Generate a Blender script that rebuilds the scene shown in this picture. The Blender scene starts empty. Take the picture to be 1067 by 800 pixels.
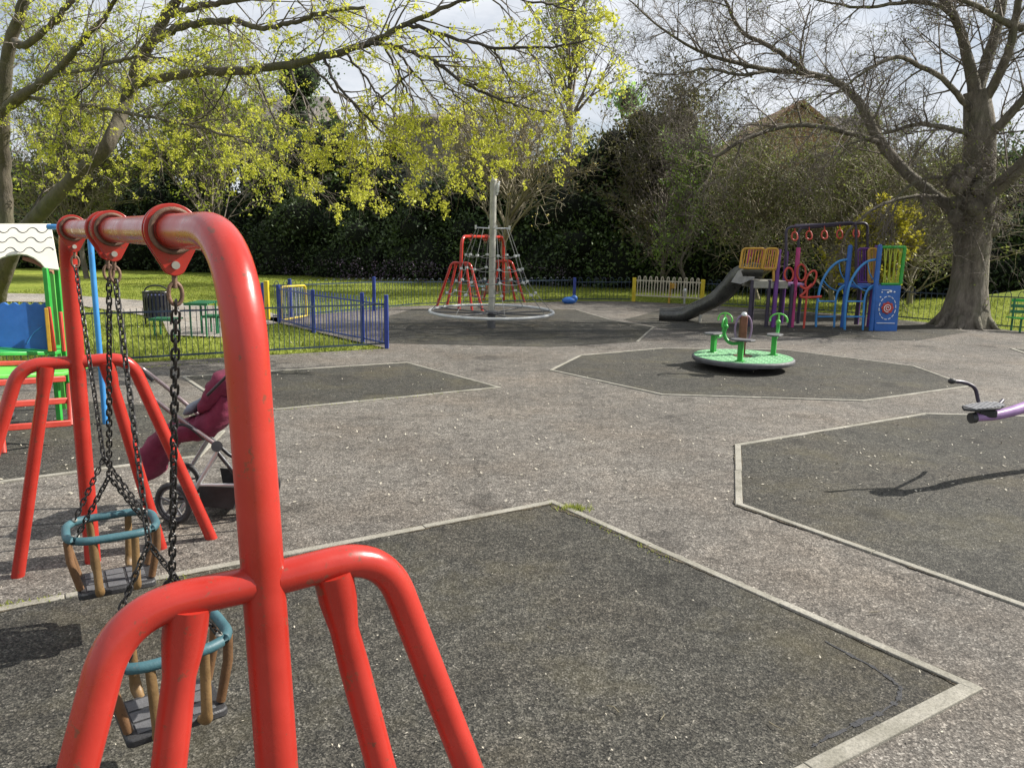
import bpy, bmesh, math, random
import numpy as np
from mathutils import Vector, Matrix
R=math.radians
C=bpy.context.scene.collection
rng=np.random.default_rng(7); random.seed(7)

# ------------------------------------------------------------------ camera and site survey
F=800.; H=1.6; PITCH=R(10.8); ROLL=R(1.1)
fwd=np.array([0,math.cos(PITCH),-math.sin(PITCH)]); r0=np.array([1.,0,0]); u0=np.cross(r0,fwd)
rt=math.cos(ROLL)*r0+math.sin(ROLL)*u0; up=-math.sin(ROLL)*r0+math.cos(ROLL)*u0
EYE=np.array([0,0,H])
def ray(px,py): return fwd*F+rt*(px-533.5)-up*(py-400.)
def G(px,py,z=0.):
    d=ray(px,py); return EYE+d*((z-H)/d[2])
def Y(px,py,y):
    d=ray(px,py); return EYE+d*(y/d[1])
cam=bpy.data.objects.new('camera',bpy.data.cameras.new('camera')); C.objects.link(cam)
M=Matrix(((rt[0],up[0],-fwd[0]),(rt[1],up[1],-fwd[1]),(rt[2],up[2],-fwd[2])))
cam.matrix_world=Matrix.Translation(Vector(EYE))@M.to_4x4()
cam.data.sensor_width=36; cam.data.lens=F/1067*36; cam.data.clip_end=600; cam.data.clip_start=.02
bpy.context.scene.camera=cam

# ------------------------------------------------------------------ materials
def newmat(name):
    m=bpy.data.materials.new(name); m.use_nodes=True; nt=m.node_tree
    return m,nt,nt.nodes['Principled BSDF']
def nd(nt,t,**k):
    n=nt.nodes.new(t)
    for a,b in k.items(): setattr(n,a,b)
    return n
def ramp(nt,src,stops):
    r=nd(nt,'ShaderNodeValToRGB'); cr=r.color_ramp
    while len(cr.elements)<len(stops): cr.elements.new(.5)
    for e,(p,c) in zip(cr.elements,stops):
        e.position=p; e.color=(c[0],c[1],c[2],1) if not np.isscalar(c) else (c,c,c,1)
    nt.links.new(src,r.inputs[0]); return r.outputs[0]
def noise(nt,scale,detail=4,rough=.6,vec=None,out='Fac'):
    n=nd(nt,'ShaderNodeTexNoise'); n.inputs['Scale'].default_value=scale; n.inputs['Detail'].default_value=detail; n.inputs['Roughness'].default_value=rough
    if vec is not None: nt.links.new(vec,n.inputs['Vector'])
    return n.outputs[out]
def mixc(nt,fac,a,b,mode='MIX'):
    m=nd(nt,'ShaderNodeMix',data_type='RGBA',blend_type=mode)
    for s,v in ((0,fac),(6,a),(7,b)):
        if hasattr(v,'links'): nt.links.new(v,m.inputs[s])
        elif s==0: m.inputs[0].default_value=v
        else: m.inputs[s].default_value=(v[0],v[1],v[2],1)
    return m.outputs[2]
def bump(nt,b,h,strength=.3,dist=.01):
    n=nd(nt,'ShaderNodeBump'); n.inputs['Strength'].default_value=strength; n.inputs['Distance'].default_value=dist
    nt.links.new(h,n.inputs['Height']); nt.links.new(n.outputs[0],b.inputs['Normal'])
def wpos(nt): return nd(nt,'ShaderNodeNewGeometry').outputs['Position']
def opos(nt): return nd(nt,'ShaderNodeTexCoord').outputs['Object']
def paint(name,col,rough=.35,var=.25,chip=0.0,chipcol=(.12,.09,.07),metal=0.,scale=6.,bmp=.05):
    m,nt,b=newmat(name); v=opos(nt)
    n=noise(nt,scale,5,.65,v)
    dk=tuple(c*(1-var) for c in col); lt=tuple(min(1,c*(1+var*.5)+.01) for c in col)
    c=ramp(nt,n,[(.3,dk),(.7,lt)])
    if chip>0:
        n2=noise(nt,scale*9,6,.7,v); f=ramp(nt,n2,[(1-chip-.34,0.),(1-chip-.30,1.)])
        c=mixc(nt,f,c,chipcol)
    nt.links.new(c,b.inputs['Base Color']); b.inputs['Metallic'].default_value=metal
    rr=ramp(nt,noise(nt,scale*3,4,.6,v),[(.3,max(.05,rough-.1)),(.75,min(1,rough+.15))]); nt.links.new(rr,b.inputs['Roughness'])
    bump(nt,b,noise(nt,scale*12,3,.6,v),bmp,.004)
    return m
def asphalt(name,dark,mid,light,chips,scale,patch,spec=.3,moss=None,cracks=False):
    m,nt,b=newmat(name); v=wpos(nt)
    vo=nd(nt,'ShaderNodeTexVoronoi'); vo.inputs['Scale'].default_value=scale; nt.links.new(v,vo.inputs['Vector'])
    sep=nd(nt,'ShaderNodeSeparateColor'); nt.links.new(vo.outputs['Color'],sep.inputs[0])
    c=ramp(nt,sep.outputs[0],[(.0,dark),(.45,mid),(.85,light),(1.,chips)])
    n=noise(nt,scale*.55,6,.75,v)
    c=mixc(nt,.85,c,ramp(nt,n,[(.34,.38),(.5,.92),(.66,1.7)]),'MULTIPLY')
    c=mixc(nt,1.,c,ramp(nt,noise(nt,26.,5,.8,v),[(.36,.62),(.5,.96),(.62,1.35)]),'MULTIPLY')
    c=mixc(nt,1.,c,ramp(nt,noise(nt,7.,8,.85,v),[(.38,.68),(.5,.97),(.6,1.25)]),'MULTIPLY')
    big=noise(nt,.55,5,.6,v); c=mixc(nt,1.,c,ramp(nt,big,[(.3,patch),(.7,1.18)]),'MULTIPLY')
    med=noise(nt,3.3,6,.7,v); c=mixc(nt,1.,c,ramp(nt,med,[(.3,.86),(.7,1.1)]),'MULTIPLY')
    if moss:
        mf=ramp(nt,noise(nt,1.1,6,.7,v),[(.5,0.),(.75,.55)]); c=mixc(nt,mf,c,moss)
    tint=ramp(nt,noise(nt,.9,5,.65,v),[(.45,0.),(.7,.5)]); c=mixc(nt,tint,c,mixc(nt,1.,c,(1.08,.95,.82),'MULTIPLY'))
    stn=ramp(nt,noise(nt,1.9,3,.5,v),[(.30,.62),(.38,1.)]); c=mixc(nt,1.,c,stn,'MULTIPLY')
    if cracks:
        wv=nd(nt,'ShaderNodeVectorMath',operation='ADD'); nt.links.new(v,wv.inputs[0]); sc_=nd(nt,'ShaderNodeVectorMath',operation='SCALE'); sc_.inputs['Scale'].default_value=.45
        nt.links.new(noise(nt,2.5,6,.7,v,'Color'),sc_.inputs[0]); nt.links.new(sc_.outputs[0],wv.inputs[1])
        ve=nd(nt,'ShaderNodeTexVoronoi',feature='DISTANCE_TO_EDGE'); ve.inputs['Scale'].default_value=.42; nt.links.new(wv.outputs[0],ve.inputs['Vector'])
        ck=ramp(nt,ve.outputs['Distance'],[(.0,.9),(.0035,0.)]); mk=ramp(nt,noise(nt,.7,2,.5,v),[(.5,0.),(.56,1.)])
        mq=nd(nt,'ShaderNodeMath',operation='MULTIPLY'); nt.links.new(ck,mq.inputs[0]); nt.links.new(mk,mq.inputs[1]); c=mixc(nt,mq.outputs[0],c,(.02,.018,.015))
    # pale grit and dropped petals
    v2=nd(nt,'ShaderNodeTexVoronoi'); v2.inputs['Scale'].default_value=11.; nt.links.new(v,v2.inputs['Vector'])
    f=ramp(nt,v2.outputs['Distance'],[(.035,1.),(.06,0.)])
    sp2=nd(nt,'ShaderNodeSeparateColor'); nt.links.new(v2.outputs['Color'],sp2.inputs[0])
    g=ramp(nt,sp2.outputs[1],[(.80,0.),(.82,1.)]); mm=nd(nt,'ShaderNodeMath',operation='MULTIPLY'); nt.links.new(f,mm.inputs[0]); nt.links.new(g,mm.inputs[1])
    c=mixc(nt,mm.outputs[0],c,(.42,.39,.33))
    nt.links.new(c,b.inputs['Base Color']); b.inputs['Roughness'].default_value=.85; b.inputs['Specular IOR Level'].default_value=spec
    ad=nd(nt,'ShaderNodeMath',operation='ADD'); nt.links.new(vo.outputs['Distance'],ad.inputs[0]); nt.links.new(n,ad.inputs[1])
    bump(nt,b,ad.outputs[0],.6,.003)
    return m
def leafmat(name,a,b_,trans=.4,rough=.5,scale=1.2):
    m=bpy.data.materials.new(name); m.use_nodes=True; nt=m.node_tree; b=nt.nodes['Principled BSDF']
    v=wpos(nt); n=noise(nt,scale,3,.6,v); n2=noise(nt,scale*14,2,.6,v)
    mx=nd(nt,'ShaderNodeMath',operation='ADD'); nt.links.new(n,mx.inputs[0]); nt.links.new(n2,mx.inputs[1])
    hv=nd(nt,'ShaderNodeMath',operation='MULTIPLY'); hv.inputs[1].default_value=.5; nt.links.new(mx.outputs[0],hv.inputs[0])
    c=ramp(nt,hv.outputs[0],[(.38,a),(.62,b_)])
    nt.links.new(c,b.inputs['Base Color']); b.inputs['Roughness'].default_value=rough
    b.inputs['Specular IOR Level'].default_value=.35
    if trans:
        t=nd(nt,'ShaderNodeBsdfTranslucent'); nt.links.new(c,t.inputs[0]); x=nd(nt,'ShaderNodeMixShader'); x.inputs[0].default_value=trans
        nt.links.new(b.outputs[0],x.inputs[1]); nt.links.new(t.outputs[0],x.inputs[2]); nt.links.new(x.outputs[0],nt.nodes['Material Output'].inputs[0])
    return m
def bark(name,a,b_,scale=5):
    m,nt,b=newmat(name); v=opos(nt); mp=nd(nt,'ShaderNodeMapping'); mp.inputs['Scale'].default_value=(1,1,.3); nt.links.new(v,mp.inputs[0])
    n=noise(nt,scale,8,.7,mp.outputs[0]); n2=noise(nt,scale*.3,3,.5,v)
    c=ramp(nt,n,[(.32,a),(.68,b_)]); c=mixc(nt,ramp(nt,n2,[(.45,0.),(.7,.5)]),c,(.10,.11,.05))
    nt.links.new(c,b.inputs['Base Color']); b.inputs['Roughness'].default_value=.9
    bump(nt,b,n,1.,.09); return m

RED=paint('red_paint',(.40,.024,.014),.27,.20,.055,(.22,.05,.03),scale=3.1,bmp=.10)
REDF=paint('faded_red_paint',(.50,.05,.03),.45,.25)
STEEL=paint('galvanised_steel',(.62,.63,.63),.42,.25,metal=.7,scale=9)
POLE=paint('weathered_steel',(.42,.41,.36),.5,.3,metal=.35,scale=8)
RUST=paint('rusty_steel',(.17,.10,.065),.6,.45,metal=.3,scale=40,bmp=.4)
CHAIN=paint('chain_steel',(.035,.033,.032),.35,.4,metal=.6,scale=60,bmp=.1)
TEAL=paint('worn_teal_rubber',(.035,.105,.125),.55,.35,.06,(.10,.12,.12),scale=7,bmp=.3)
OCHRE=paint('ochre_sleeve',(.19,.11,.038),.55,.4,.05,(.10,.05,.025),scale=11,bmp=.3)
BROWNS=paint('brown_sleeve',(.15,.075,.03),.5,.4,.05,(.06,.035,.02),scale=11,bmp=.3)
RUBBER=paint('black_rubber',(.028,.028,.03),.55,.35,scale=12,bmp=.4)
RUBG=paint('grey_rubber',(.10,.10,.105),.6,.3,scale=12,bmp=.4)
GREEN=paint('green_paint',(.03,.34,.045),.35,.25,.02)
LGREEN=paint('lime_green_paint',(.12,.48,.07),.4,.2,.02)
MINT=paint('green_tread_plate',(.17,.42,.20),.6,.3,.05,(.30,.42,.30),scale=14)
BLUE=paint('blue_paint',(.02,.12,.42),.38,.2,.02)
LBLUE=paint('light_blue_paint',(.04,.24,.56),.4,.2,.02)
NAVY=paint('navy_paint',(.02,.045,.26),.35,.3)
RAIL=paint('dark_railing_paint',(.02,.04,.07),.45,.3)
YEL=paint('yellow_paint',(.62,.47,.02),.4,.2,.02)
YELO=paint('amber_paint',(.52,.29,.03),.4,.25,.02)
PURP=paint('purple_paint',(.13,.03,.22),.38,.3,.02)
LIL=paint('lilac_paint',(.33,.19,.40),.4,.25,.03)
MAG=paint('magenta_paint',(.40,.03,.16),.4,.25)
DPOST=paint('dark_violet_post',(.035,.025,.05),.45,.3)
SLIDE=paint('slide_steel',(.11,.11,.10),.30,.5,metal=.6,scale=3)
GREYP=paint('pale_grey_paint',(.55,.56,.55),.45,.2)
WHITE=paint('cream_panel',(.66,.64,.54),.5,.12,scale=3)
INK=paint('dark_line',(.05,.05,.07),.6,.2)
PETAL=paint('dry_petal',(.48,.44,.35),.8,.35)
WPAINT=paint('white_paint',(.78,.80,.82),.5,.1)
DKGREEN=paint('park_green_paint',(.02,.16,.07),.4,.3)
FABRIC=paint('burgundy_fabric',(.17,.012,.045),.85,.35,scale=9,bmp=.5)
GREYF=paint('grey_fabric',(.22,.24,.28),.85,.3,scale=9,bmp=.5)
ALU=paint('pushchair_aluminium',(.30,.24,.24),.28,.2,metal=.8)
BLK=paint('black_plastic',(.018,.018,.02),.4,.4,scale=12)
BARKM=bark('maple_bark',(.05,.042,.03),(.15,.125,.09),5)
BARKB=bark('big_tree_bark',(.06,.05,.037),(.27,.235,.185),8)
TWIG=paint('grey_brown_twig',(.15,.125,.10),.8,.4,scale=3)
TWIGP=paint('pale_twig',(.23,.20,.125),.8,.4,scale=3)
TWIGD=paint('dark_twig',(.05,.042,.035),.8,.4,scale=3)
YLEAF=leafmat('young_maple_leaf',(.47,.50,.045),(.74,.74,.12),.5)
YLEAF2=leafmat('lime_young_leaf',(.26,.34,.04),(.50,.54,.075),.5)
BUDY=leafmat('yellow_brown_bud',(.36,.29,.07),(.58,.48,.15),.4)
BUD=leafmat('olive_bud',(.11,.14,.035),(.27,.30,.075),.4)
DLEAF=leafmat('evergreen_leaf',(.014,.028,.010),(.07,.105,.036),.15,.55,.5)
CORE=leafmat('hedge_inner_shade',(.005,.007,.004),(.010,.014,.007),0,1.,2.)  # near-black filler colour, the shade inside the foliage is painted in
ILEAF=leafmat('ivy_leaf',(.035,.07,.02),(.13,.19,.055),.15,.5,.5)
OLEAF=leafmat('olive_leaf',(.06,.065,.02),(.14,.13,.045),.25,.6,.6)
GLEAF=leafmat('fresh_leaf',(.11,.20,.03),(.27,.37,.07),.4)
CON=leafmat('conifer_leaf',(.20,.40,.09),(.42,.62,.18),.5)
FORS=leafmat('yellow_shrub_leaf',(.28,.27,.02),(.50,.45,.05),.45)
PFLOW=leafmat('purple_flower',(.05,.05,.05),(.17,.11,.19),.3)
GRASSB=leafmat('grass_blade',(.18,.235,.035),(.37,.40,.085),.45,.6,1.5)

TARMAC=asphalt('worn_tarmac',(.072,.065,.056),(.135,.122,.106),(.19,.173,.15),(.32,.30,.265),150,.70,cracks=True)
PAD=asphalt('rubber_wetpour',(.016,.016,.014),(.048,.046,.038),(.09,.085,.07),(.15,.14,.12),165,.72,moss=(.085,.073,.036))
def concrete():
    m,nt,b=newmat('kerb_concrete'); v=wpos(nt)
    c=ramp(nt,noise(nt,4,6,.7,v),[(.3,(.17,.16,.125)),(.7,(.36,.34,.29))]); c=mixc(nt,.6,c,ramp(nt,noise(nt,90,4,.7,v),[(.35,.5),(.6,1.2)]),'MULTIPLY')
    nt.links.new(c,b.inputs['Base Color']); b.inputs['Roughness'].default_value=.9; bump(nt,b,noise(nt,90,4,.7,v),.5,.004); return m
KERB=concrete()
PATHM=asphalt('pale_path',(.16,.145,.125),(.27,.25,.22),(.36,.33,.29),(.45,.42,.37),120,.8)
SOIL=asphalt('soil_dirt',(.03,.026,.018),(.07,.058,.038),(.11,.09,.06),(.16,.13,.09),200,.7)
def lawnmat():
    m,nt,b=newmat('lawn_grass'); v=wpos(nt)
    c=ramp(nt,noise(nt,.35,5,.65,v),[(.3,(.16,.215,.030)),(.7,(.30,.33,.06))])
    c=mixc(nt,1.,c,ramp(nt,noise(nt,9,6,.75,v),[(.3,.55),(.7,1.35)]),'MULTIPLY')
    c=mixc(nt,.8,c,ramp(nt,noise(nt,60,3,.7,v),[(.3,.5),(.7,1.45)]),'MULTIPLY')
    nt.links.new(c,b.inputs['Base Color']); b.inputs['Roughness'].default_value=.9; b.inputs['Specular IOR Level'].default_value=.1
    bump(nt,b,noise(nt,30,5,.7,v),.8,.05); return m
LAWN=lawnmat()
def brickmat():
    m,nt,b=newmat('red_brick'); v=opos(nt); br=nd(nt,'ShaderNodeTexBrick'); mp=nd(nt,'ShaderNodeMapping'); mp.inputs['Rotation'].default_value=(R(90),0,0)
    nt.links.new(v,mp.inputs[0]); nt.links.new(mp.outputs[0],br.inputs[0]); br.inputs['Scale'].default_value=4
    br.inputs['Color1'].default_value=(.26,.12,.06,1); br.inputs['Color2'].default_value=(.20,.09,.05,1); br.inputs['Mortar'].default_value=(.25,.22,.18,1)
    nt.links.new(br.outputs[0],b.inputs['Base Color']); b.inputs['Roughness'].default_value=.9; return m
BRICK=brickmat()
TILE=paint('grey_roof_tile',(.17,.15,.14),.8,.35,scale=2,bmp=.5)
TILEB=paint('brown_roof_tile',(.27,.14,.075),.8,.35,scale=2,bmp=.5)
def glassm():
    m,nt,b=newmat('window_glass'); b.inputs['Base Color'].default_value=(.05,.06,.07,1); b.inputs['Roughness'].default_value=.05; b.inputs['Specular IOR Level'].default_value=.8; return m
GLASS=glassm()

# ------------------------------------------------------------------ mesh builder
def catmull(pts,n=8):
    P=[np.array(p,float) for p in pts]
    if len(P)<3: return P
    P=[2*P[0]-P[1]]+P+[2*P[-1]-P[-2]]; out=[]
    for i in range(1,len(P)-2):
        p0,p1,p2,p3=P[i-1:i+3]
        for k in range(n):
            t=k/n; out.append(.5*((2*p1)+(p2-p0)*t+(2*p0-5*p1+4*p2-p3)*t*t+(3*p1-p0-3*p2+p3)*t**3))
    out.append(P[-2]); return out
def fillet(pts,rad,n=7):
    """polyline with rounded corners"""
    P=[np.array(p,float) for p in pts]; out=[P[0]]
    for i in range(1,len(P)-1):
        a=P[i-1]-P[i]; b=P[i+1]-P[i]; la=np.linalg.norm(a); lb=np.linalg.norm(b); r=min(rad,la*.49,lb*.49)
        A=P[i]+a/la*r; B=P[i]+b/lb*r
        for k in range(n+1):
            t=k/n; out.append((1-t)**2*A+2*t*(1-t)*P[i]+t*t*B)
    out.append(P[-1]); return out
class MB:
    def __init__(s): s.V=[]; s.Fc=[]; s.sm=[]; s.n=0
    def add(s,V,Fc,smooth=False):
        V=np.asarray(V,float).reshape(-1,3); s.V.append(V)
        for f in Fc: s.Fc.append([i+s.n for i in f]); s.sm.append(smooth)
        s.n+=len(V); return s
    def box(s,c,d,rz=0.,ax=None):
        """box centre c, full size d, ax = 3 axis vectors"""
        if ax is None: ax=[(math.cos(rz),math.sin(rz),0),(-math.sin(rz),math.cos(rz),0),(0,0,1)]
        ax=np.array(ax,float); c=np.array(c,float); V=[]
        for i in (-1,1):
            for j in (-1,1):
                for k in (-1,1): V.append(c+ax[0]*i*d[0]/2+ax[1]*j*d[1]/2+ax[2]*k*d[2]/2)
        return s.add(V,[(0,1,3,2),(4,6,7,5),(0,4,5,1),(2,3,7,6),(0,2,6,4),(1,5,7,3)])
    def bar(s,a,b,w,h=None,upv=(0,0,1)):
        a=np.array(a,float); b=np.array(b,float); d=b-a; L=np.linalg.norm(d); d/=L
        x=np.cross(d,upv); 
        if np.linalg.norm(x)<1e-4: x=np.cross(d,(1,0,0))
        x/=np.linalg.norm(x); z=np.cross(x,d); return s.box((a+b)/2,(w,L,h or w),ax=[x,d,z])
    def tube(s,pts,r,sides=12,closed=False,cap=True,flat=(1,1)):
        P=np.array([np.array(p,float) for p in pts]); n=len(P); rr=np.full(n,r,float) if np.isscalar(r) else np.interp(np.linspace(0,1,n),np.linspace(0,1,len(r)),r)
        T=np.gradient(P,axis=0) if not closed else np.roll(P,-1,0)-np.roll(P,1,0)
        T/= (np.linalg.norm(T,axis=1,keepdims=True)+1e-12)
        u=np.cross(T[0],(0,0,1)); 
        if np.linalg.norm(u)<1e-3: u=np.cross(T[0],(0,1,0))
        u/=np.linalg.norm(u); V=[]; a=np.linspace(0,2*math.pi,sides,endpoint=False); ca=np.cos(a)[:,None]*flat[0]; sa=np.sin(a)[:,None]*flat[1]
        for i in range(n):
            u=u-T[i]*np.dot(u,T[i]); u/=np.linalg.norm(u)+1e-12; w=np.cross(T[i],u)
            V.append(P[i]+rr[i]*(ca*u+sa*w))
        Fc=[]; m=n if closed else n-1
        for i in range(m):
            j=(i+1)%n
            for k in range(sides):
                l=(k+1)%sides; Fc.append((i*sides+k,i*sides+l,j*sides+l,j*sides+k))
        base=s.n; s.add(np.concatenate(V),Fc,True)
        if cap and not closed:
            s.Fc.append([base+k for k in range(sides)][::-1]); s.sm.append(False)
            s.Fc.append([base+(n-1)*sides+k for k in range(sides)]); s.sm.append(False)
        return s
    def cyl(s,a,b,r,sides=16,r2=None): return s.tube([a,b],[r,r if r2 is None else r2],sides)
    def prism(s,poly,axis_d,smooth=False):
        """poly: list of 3d points, extruded by vector axis_d"""
        P=np.array([np.array(p,float) for p in poly]); d=np.array(axis_d,float); n=len(P)
        F_=[tuple(range(n))[::-1],tuple(range(n,2*n))]+[(i,(i+1)%n,n+(i+1)%n,n+i) for i in range(n)]
        return s.add(np.concatenate([P,P+d]),F_,smooth)
    def lathe(s,c,prof,sides=32):
        V=[];a=np.linspace(0,2*math.pi,sides,endpoint=False)
        for (r,z) in prof: V.append(np.stack([c[0]+r*np.cos(a),c[1]+r*np.sin(a),np.full(sides,c[2]+z)],1))
        Fc=[]
        for i in range(len(prof)-1):
            for k in range(sides): l=(k+1)%sides; Fc.append((i*sides+k,i*sides+l,(i+1)*sides+l,(i+1)*sides+k))
        Fc.append(tuple(range(sides))[::-1]); Fc.append(tuple((len(prof)-1)*sides+k for k in range(sides)))
        return s.add(np.concatenate(V),Fc,True)
    def ball(s,c,r,seg=14,sq=(1,1,1)):
        prof=[(max(1e-4,math.sin(t)),-math.cos(t)) for t in np.linspace(0,math.pi,seg//2+2)]
        base=len(s.V); s.lathe((0,0,0),prof,seg); s.V[base]=s.V[base]*r*np.array(sq)+np.array(c); return s
    def build(s,name,mat,parent=None,bevel=0.,loc=None):
        me=bpy.data.meshes.new(name); V=np.concatenate(s.V)
        if parent is not None:
            pm=np.array(world(parent).inverted()); V=V@pm[:3,:3].T+pm[:3,3]
        me.from_pydata(V.tolist(),[],s.Fc); me.polygons.foreach_set('use_smooth',s.sm); me.update()
        o=bpy.data.objects.new(name,me); C.objects.link(o); me.materials.append(mat)
        if parent is not None: o.parent=parent
        if bevel: 
            b=o.modifiers.new('bevel','BEVEL'); b.width=bevel; b.segments=2; b.limit_method='ANGLE'; b.angle_limit=R(50)
        if len(s.Fc)<40000:
            try: me.set_sharp_from_angle(angle=R(50))
            except Exception: pass
        return o
def world(o):
    m=Matrix.LocRotScale(o.location,o.rotation_euler,o.scale)
    return world(o.parent)@m if o.parent else m
def tag(o,label=None,cat=None,group=None,kind=None):
    if label: o['label']=label
    if cat: o['category']=cat
    if group: o['group']=group
    if kind: o['kind']=kind
    return o
def thing(name,label,cat,loc=(0,0,0),rz=0.,group=None):
    o=bpy.data.objects.new(name,None); C.objects.link(o); o.empty_display_size=.1
    o.location=Vector([float(x) for x in loc]); o.rotation_euler=(0,0,rz); return tag(o,label,cat,group)
def copy_tree(o,parent=None):
    c=o.copy(); C.objects.link(c); c.parent=parent
    for ch in [x for x in list(o.children)]: copy_tree(ch,c)
    return c
def fast_mesh(name,V,quads,mat,parent=None,smooth=False):
    V=np.asarray(V,np.float32); k=quads.shape[1]
    if parent is not None:
        pm=np.array(world(parent).inverted()); V=(V@pm[:3,:3].T+pm[:3,3]).astype(np.float32)
    me=bpy.data.meshes.new(name); me.vertices.add(len(V)); me.vertices.foreach_set('co',V.ravel())
    me.loops.add(quads.size); me.loops.foreach_set('vertex_index',quads.ravel().astype(np.int32))
    me.polygons.add(len(quads)); me.polygons.foreach_set('loop_start',np.arange(0,quads.size,k,dtype=np.int32)); me.polygons.foreach_set('loop_total',np.full(len(quads),k,np.int32))
    if smooth: me.polygons.foreach_set('use_smooth',np.ones(len(quads),bool))
    me.update(calc_edges=True); me.validate(); o=bpy.data.objects.new(name,me); C.objects.link(o); me.materials.append(mat)
    if parent is not None: o.parent=parent
    return o
def leaves(cent,per,sigma,size,g,upb=0.3,aspect=.6):
    """leaf-sized bent quads scattered round cluster centres"""
    cent=np.asarray(cent,float); n=len(cent)*per
    P=np.repeat(cent,per,0)+g.normal(size=(n,3))*sigma
    a=g.normal(size=(n,3)); a/=np.linalg.norm(a,axis=1,keepdims=True)
    nn=g.normal(size=(n,3)); nn[:,2]+=upb*2; b=np.cross(a,nn); b/=np.linalg.norm(b,axis=1,keepdims=True)+1e-9
    s=(size*g.uniform(.55,1.35,n))[:,None]; a=a*s; b=b*s*aspect
    V=np.stack([P-a,P+b*.9-a*.1,P+a,P-b*.9-a*.1],1).reshape(-1,3)
    return V,np.arange(n*4).reshape(n,4)

# ------------------------------------------------------------------ tree growing
def tubes_mesh(paths,sides):
    V=[];Q=[];n0=0; a=np.linspace(0,2*math.pi,sides,endpoint=False); ca=np.cos(a)[:,None]; sa=np.sin(a)[:,None]; k=np.arange(sides); l=(k+1)%sides
    for P,r in paths:
        P=np.asarray(P,float); n=len(P); T=np.gradient(P,axis=0); T/=np.linalg.norm(T,axis=1,keepdims=True)+1e-12
        u=np.cross(T[0],(.3,.2,1.)); u/=np.linalg.norm(u)+1e-9
        for i in range(n):
            u=u-T[i]*np.dot(u,T[i]); u/=np.linalg.norm(u)+1e-12; V.append(P[i]+r[i]*(ca*u+sa*np.cross(T[i],u)))
        for i in range(n-1):
            o=n0+i*sides; Q.append(np.stack([o+k,o+l,o+sides+l,o+sides+k],1))
        n0+=n*sides
    return np.concatenate(V),np.concatenate(Q)
def wiggle(p,d,L,r0,r1,g,seg=5,curl=.25,grav=0.):
    P=[np.array(p,float)]; d=np.array(d,float); d/=np.linalg.norm(d)
    for i in range(seg):
        d=d+g.normal(size=3)*curl*.35+np.array([0,0,grav/seg]); d/=np.linalg.norm(d); P.append(P[-1]+d*L/seg)
    return np.array(P),np.linspace(r0,r1,seg+1)
def branchout(base,g,n,L,r,levels,curl=.3,grav=0.,ang=.8,shrink=.55,kids=4,t0=.15,bias=None,minr=.0035):
    """sub-branches along polyline base=(P,r). returns list per level of (P,r)"""
    out=[]; P,rr=base; P=np.asarray(P)
    T=np.gradient(P,axis=0); T/=np.linalg.norm(T,axis=1,keepdims=True)+1e-9
    for q in range(n):
        t=t0+(1-t0)*(q+g.uniform(0,1))/n; x=t*(len(P)-1); i=int(min(len(P)-2,x)); f=x-i
        p=P[i]*(1-f)+P[i+1]*f; side=g.normal(size=3); side-=T[i]*np.dot(side,T[i]); side/=np.linalg.norm(side)+1e-9
        d=T[i]*math.cos(ang)+side*math.sin(ang)+(np.array(bias) if bias is not None else 0)
        LL=L*g.uniform(.6,1.25)*(1.15-.5*t); ra=min(r,rr[i]*.75)
        b=wiggle(p,d,LL,max(ra,minr),minr*.7,g,5,curl,grav); out.append((levels,b))
        if levels>1: out+=branchout(b,g,kids,LL*shrink,ra*.55,levels-1,curl,grav,ang,shrink,kids,.2,bias,minr)
    return out

def ribbons(P,D,L,w,g,seg=4,curl=.5,sag=0.):
    n=len(P); D=D/(np.linalg.norm(D,axis=1,keepdims=True)+1e-9); pts=[P]; d=D
    for i in range(seg):
        d=d+g.normal(size=(n,3))*curl*.4; d[:,2]+=sag; d/=np.linalg.norm(d,axis=1,keepdims=True); pts.append(pts[-1]+d*(L/seg)[:,None])
    pts=np.stack(pts,1); o=np.cross(D,g.normal(size=(n,3))); o/=np.linalg.norm(o,axis=1,keepdims=True)+1e-9; o2=np.cross(D,o)
    ww=np.linspace(1,.35,seg+1)[None,:,None]*(w if np.isscalar(w) else w[:,None,None])
    V=np.stack([pts+o[:,None]*ww,pts-o[:,None]*ww*.5+o2[:,None]*ww*.87,pts-o[:,None]*ww*.5-o2[:,None]*ww*.87],2).reshape(-1,3)
    b=(np.arange(n)*(seg+1)*3)[:,None]; Q=[]
    for i in range(seg):
        for k in range(3):
            l=(k+1)%3; Q.append(np.concatenate([b+i*3+k,b+i*3+l,b+i*3+3+l,b+i*3+3+k],1))
    return V,np.stack(Q,1).reshape(-1,4)
def spray(tw,g,per,L,w,levels=(1,2),sag=0.,curl=.5):
    P=[];D=[]
    for lv,(p,r) in tw:
        if lv not in levels: continue
        for _ in range(per):
            i=g.integers(1,len(p)); f=g.random(); P.append(p[i-1]*(1-f)+p[i]*f); t=p[i]-p[i-1]; D.append(t/np.linalg.norm(t)+g.normal(size=3)*.75)
    P=np.array(P);D=np.array(D); return ribbons(P,D,L*g.uniform(.4,1.3,len(P)),w,g,4,curl,sag)

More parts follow.
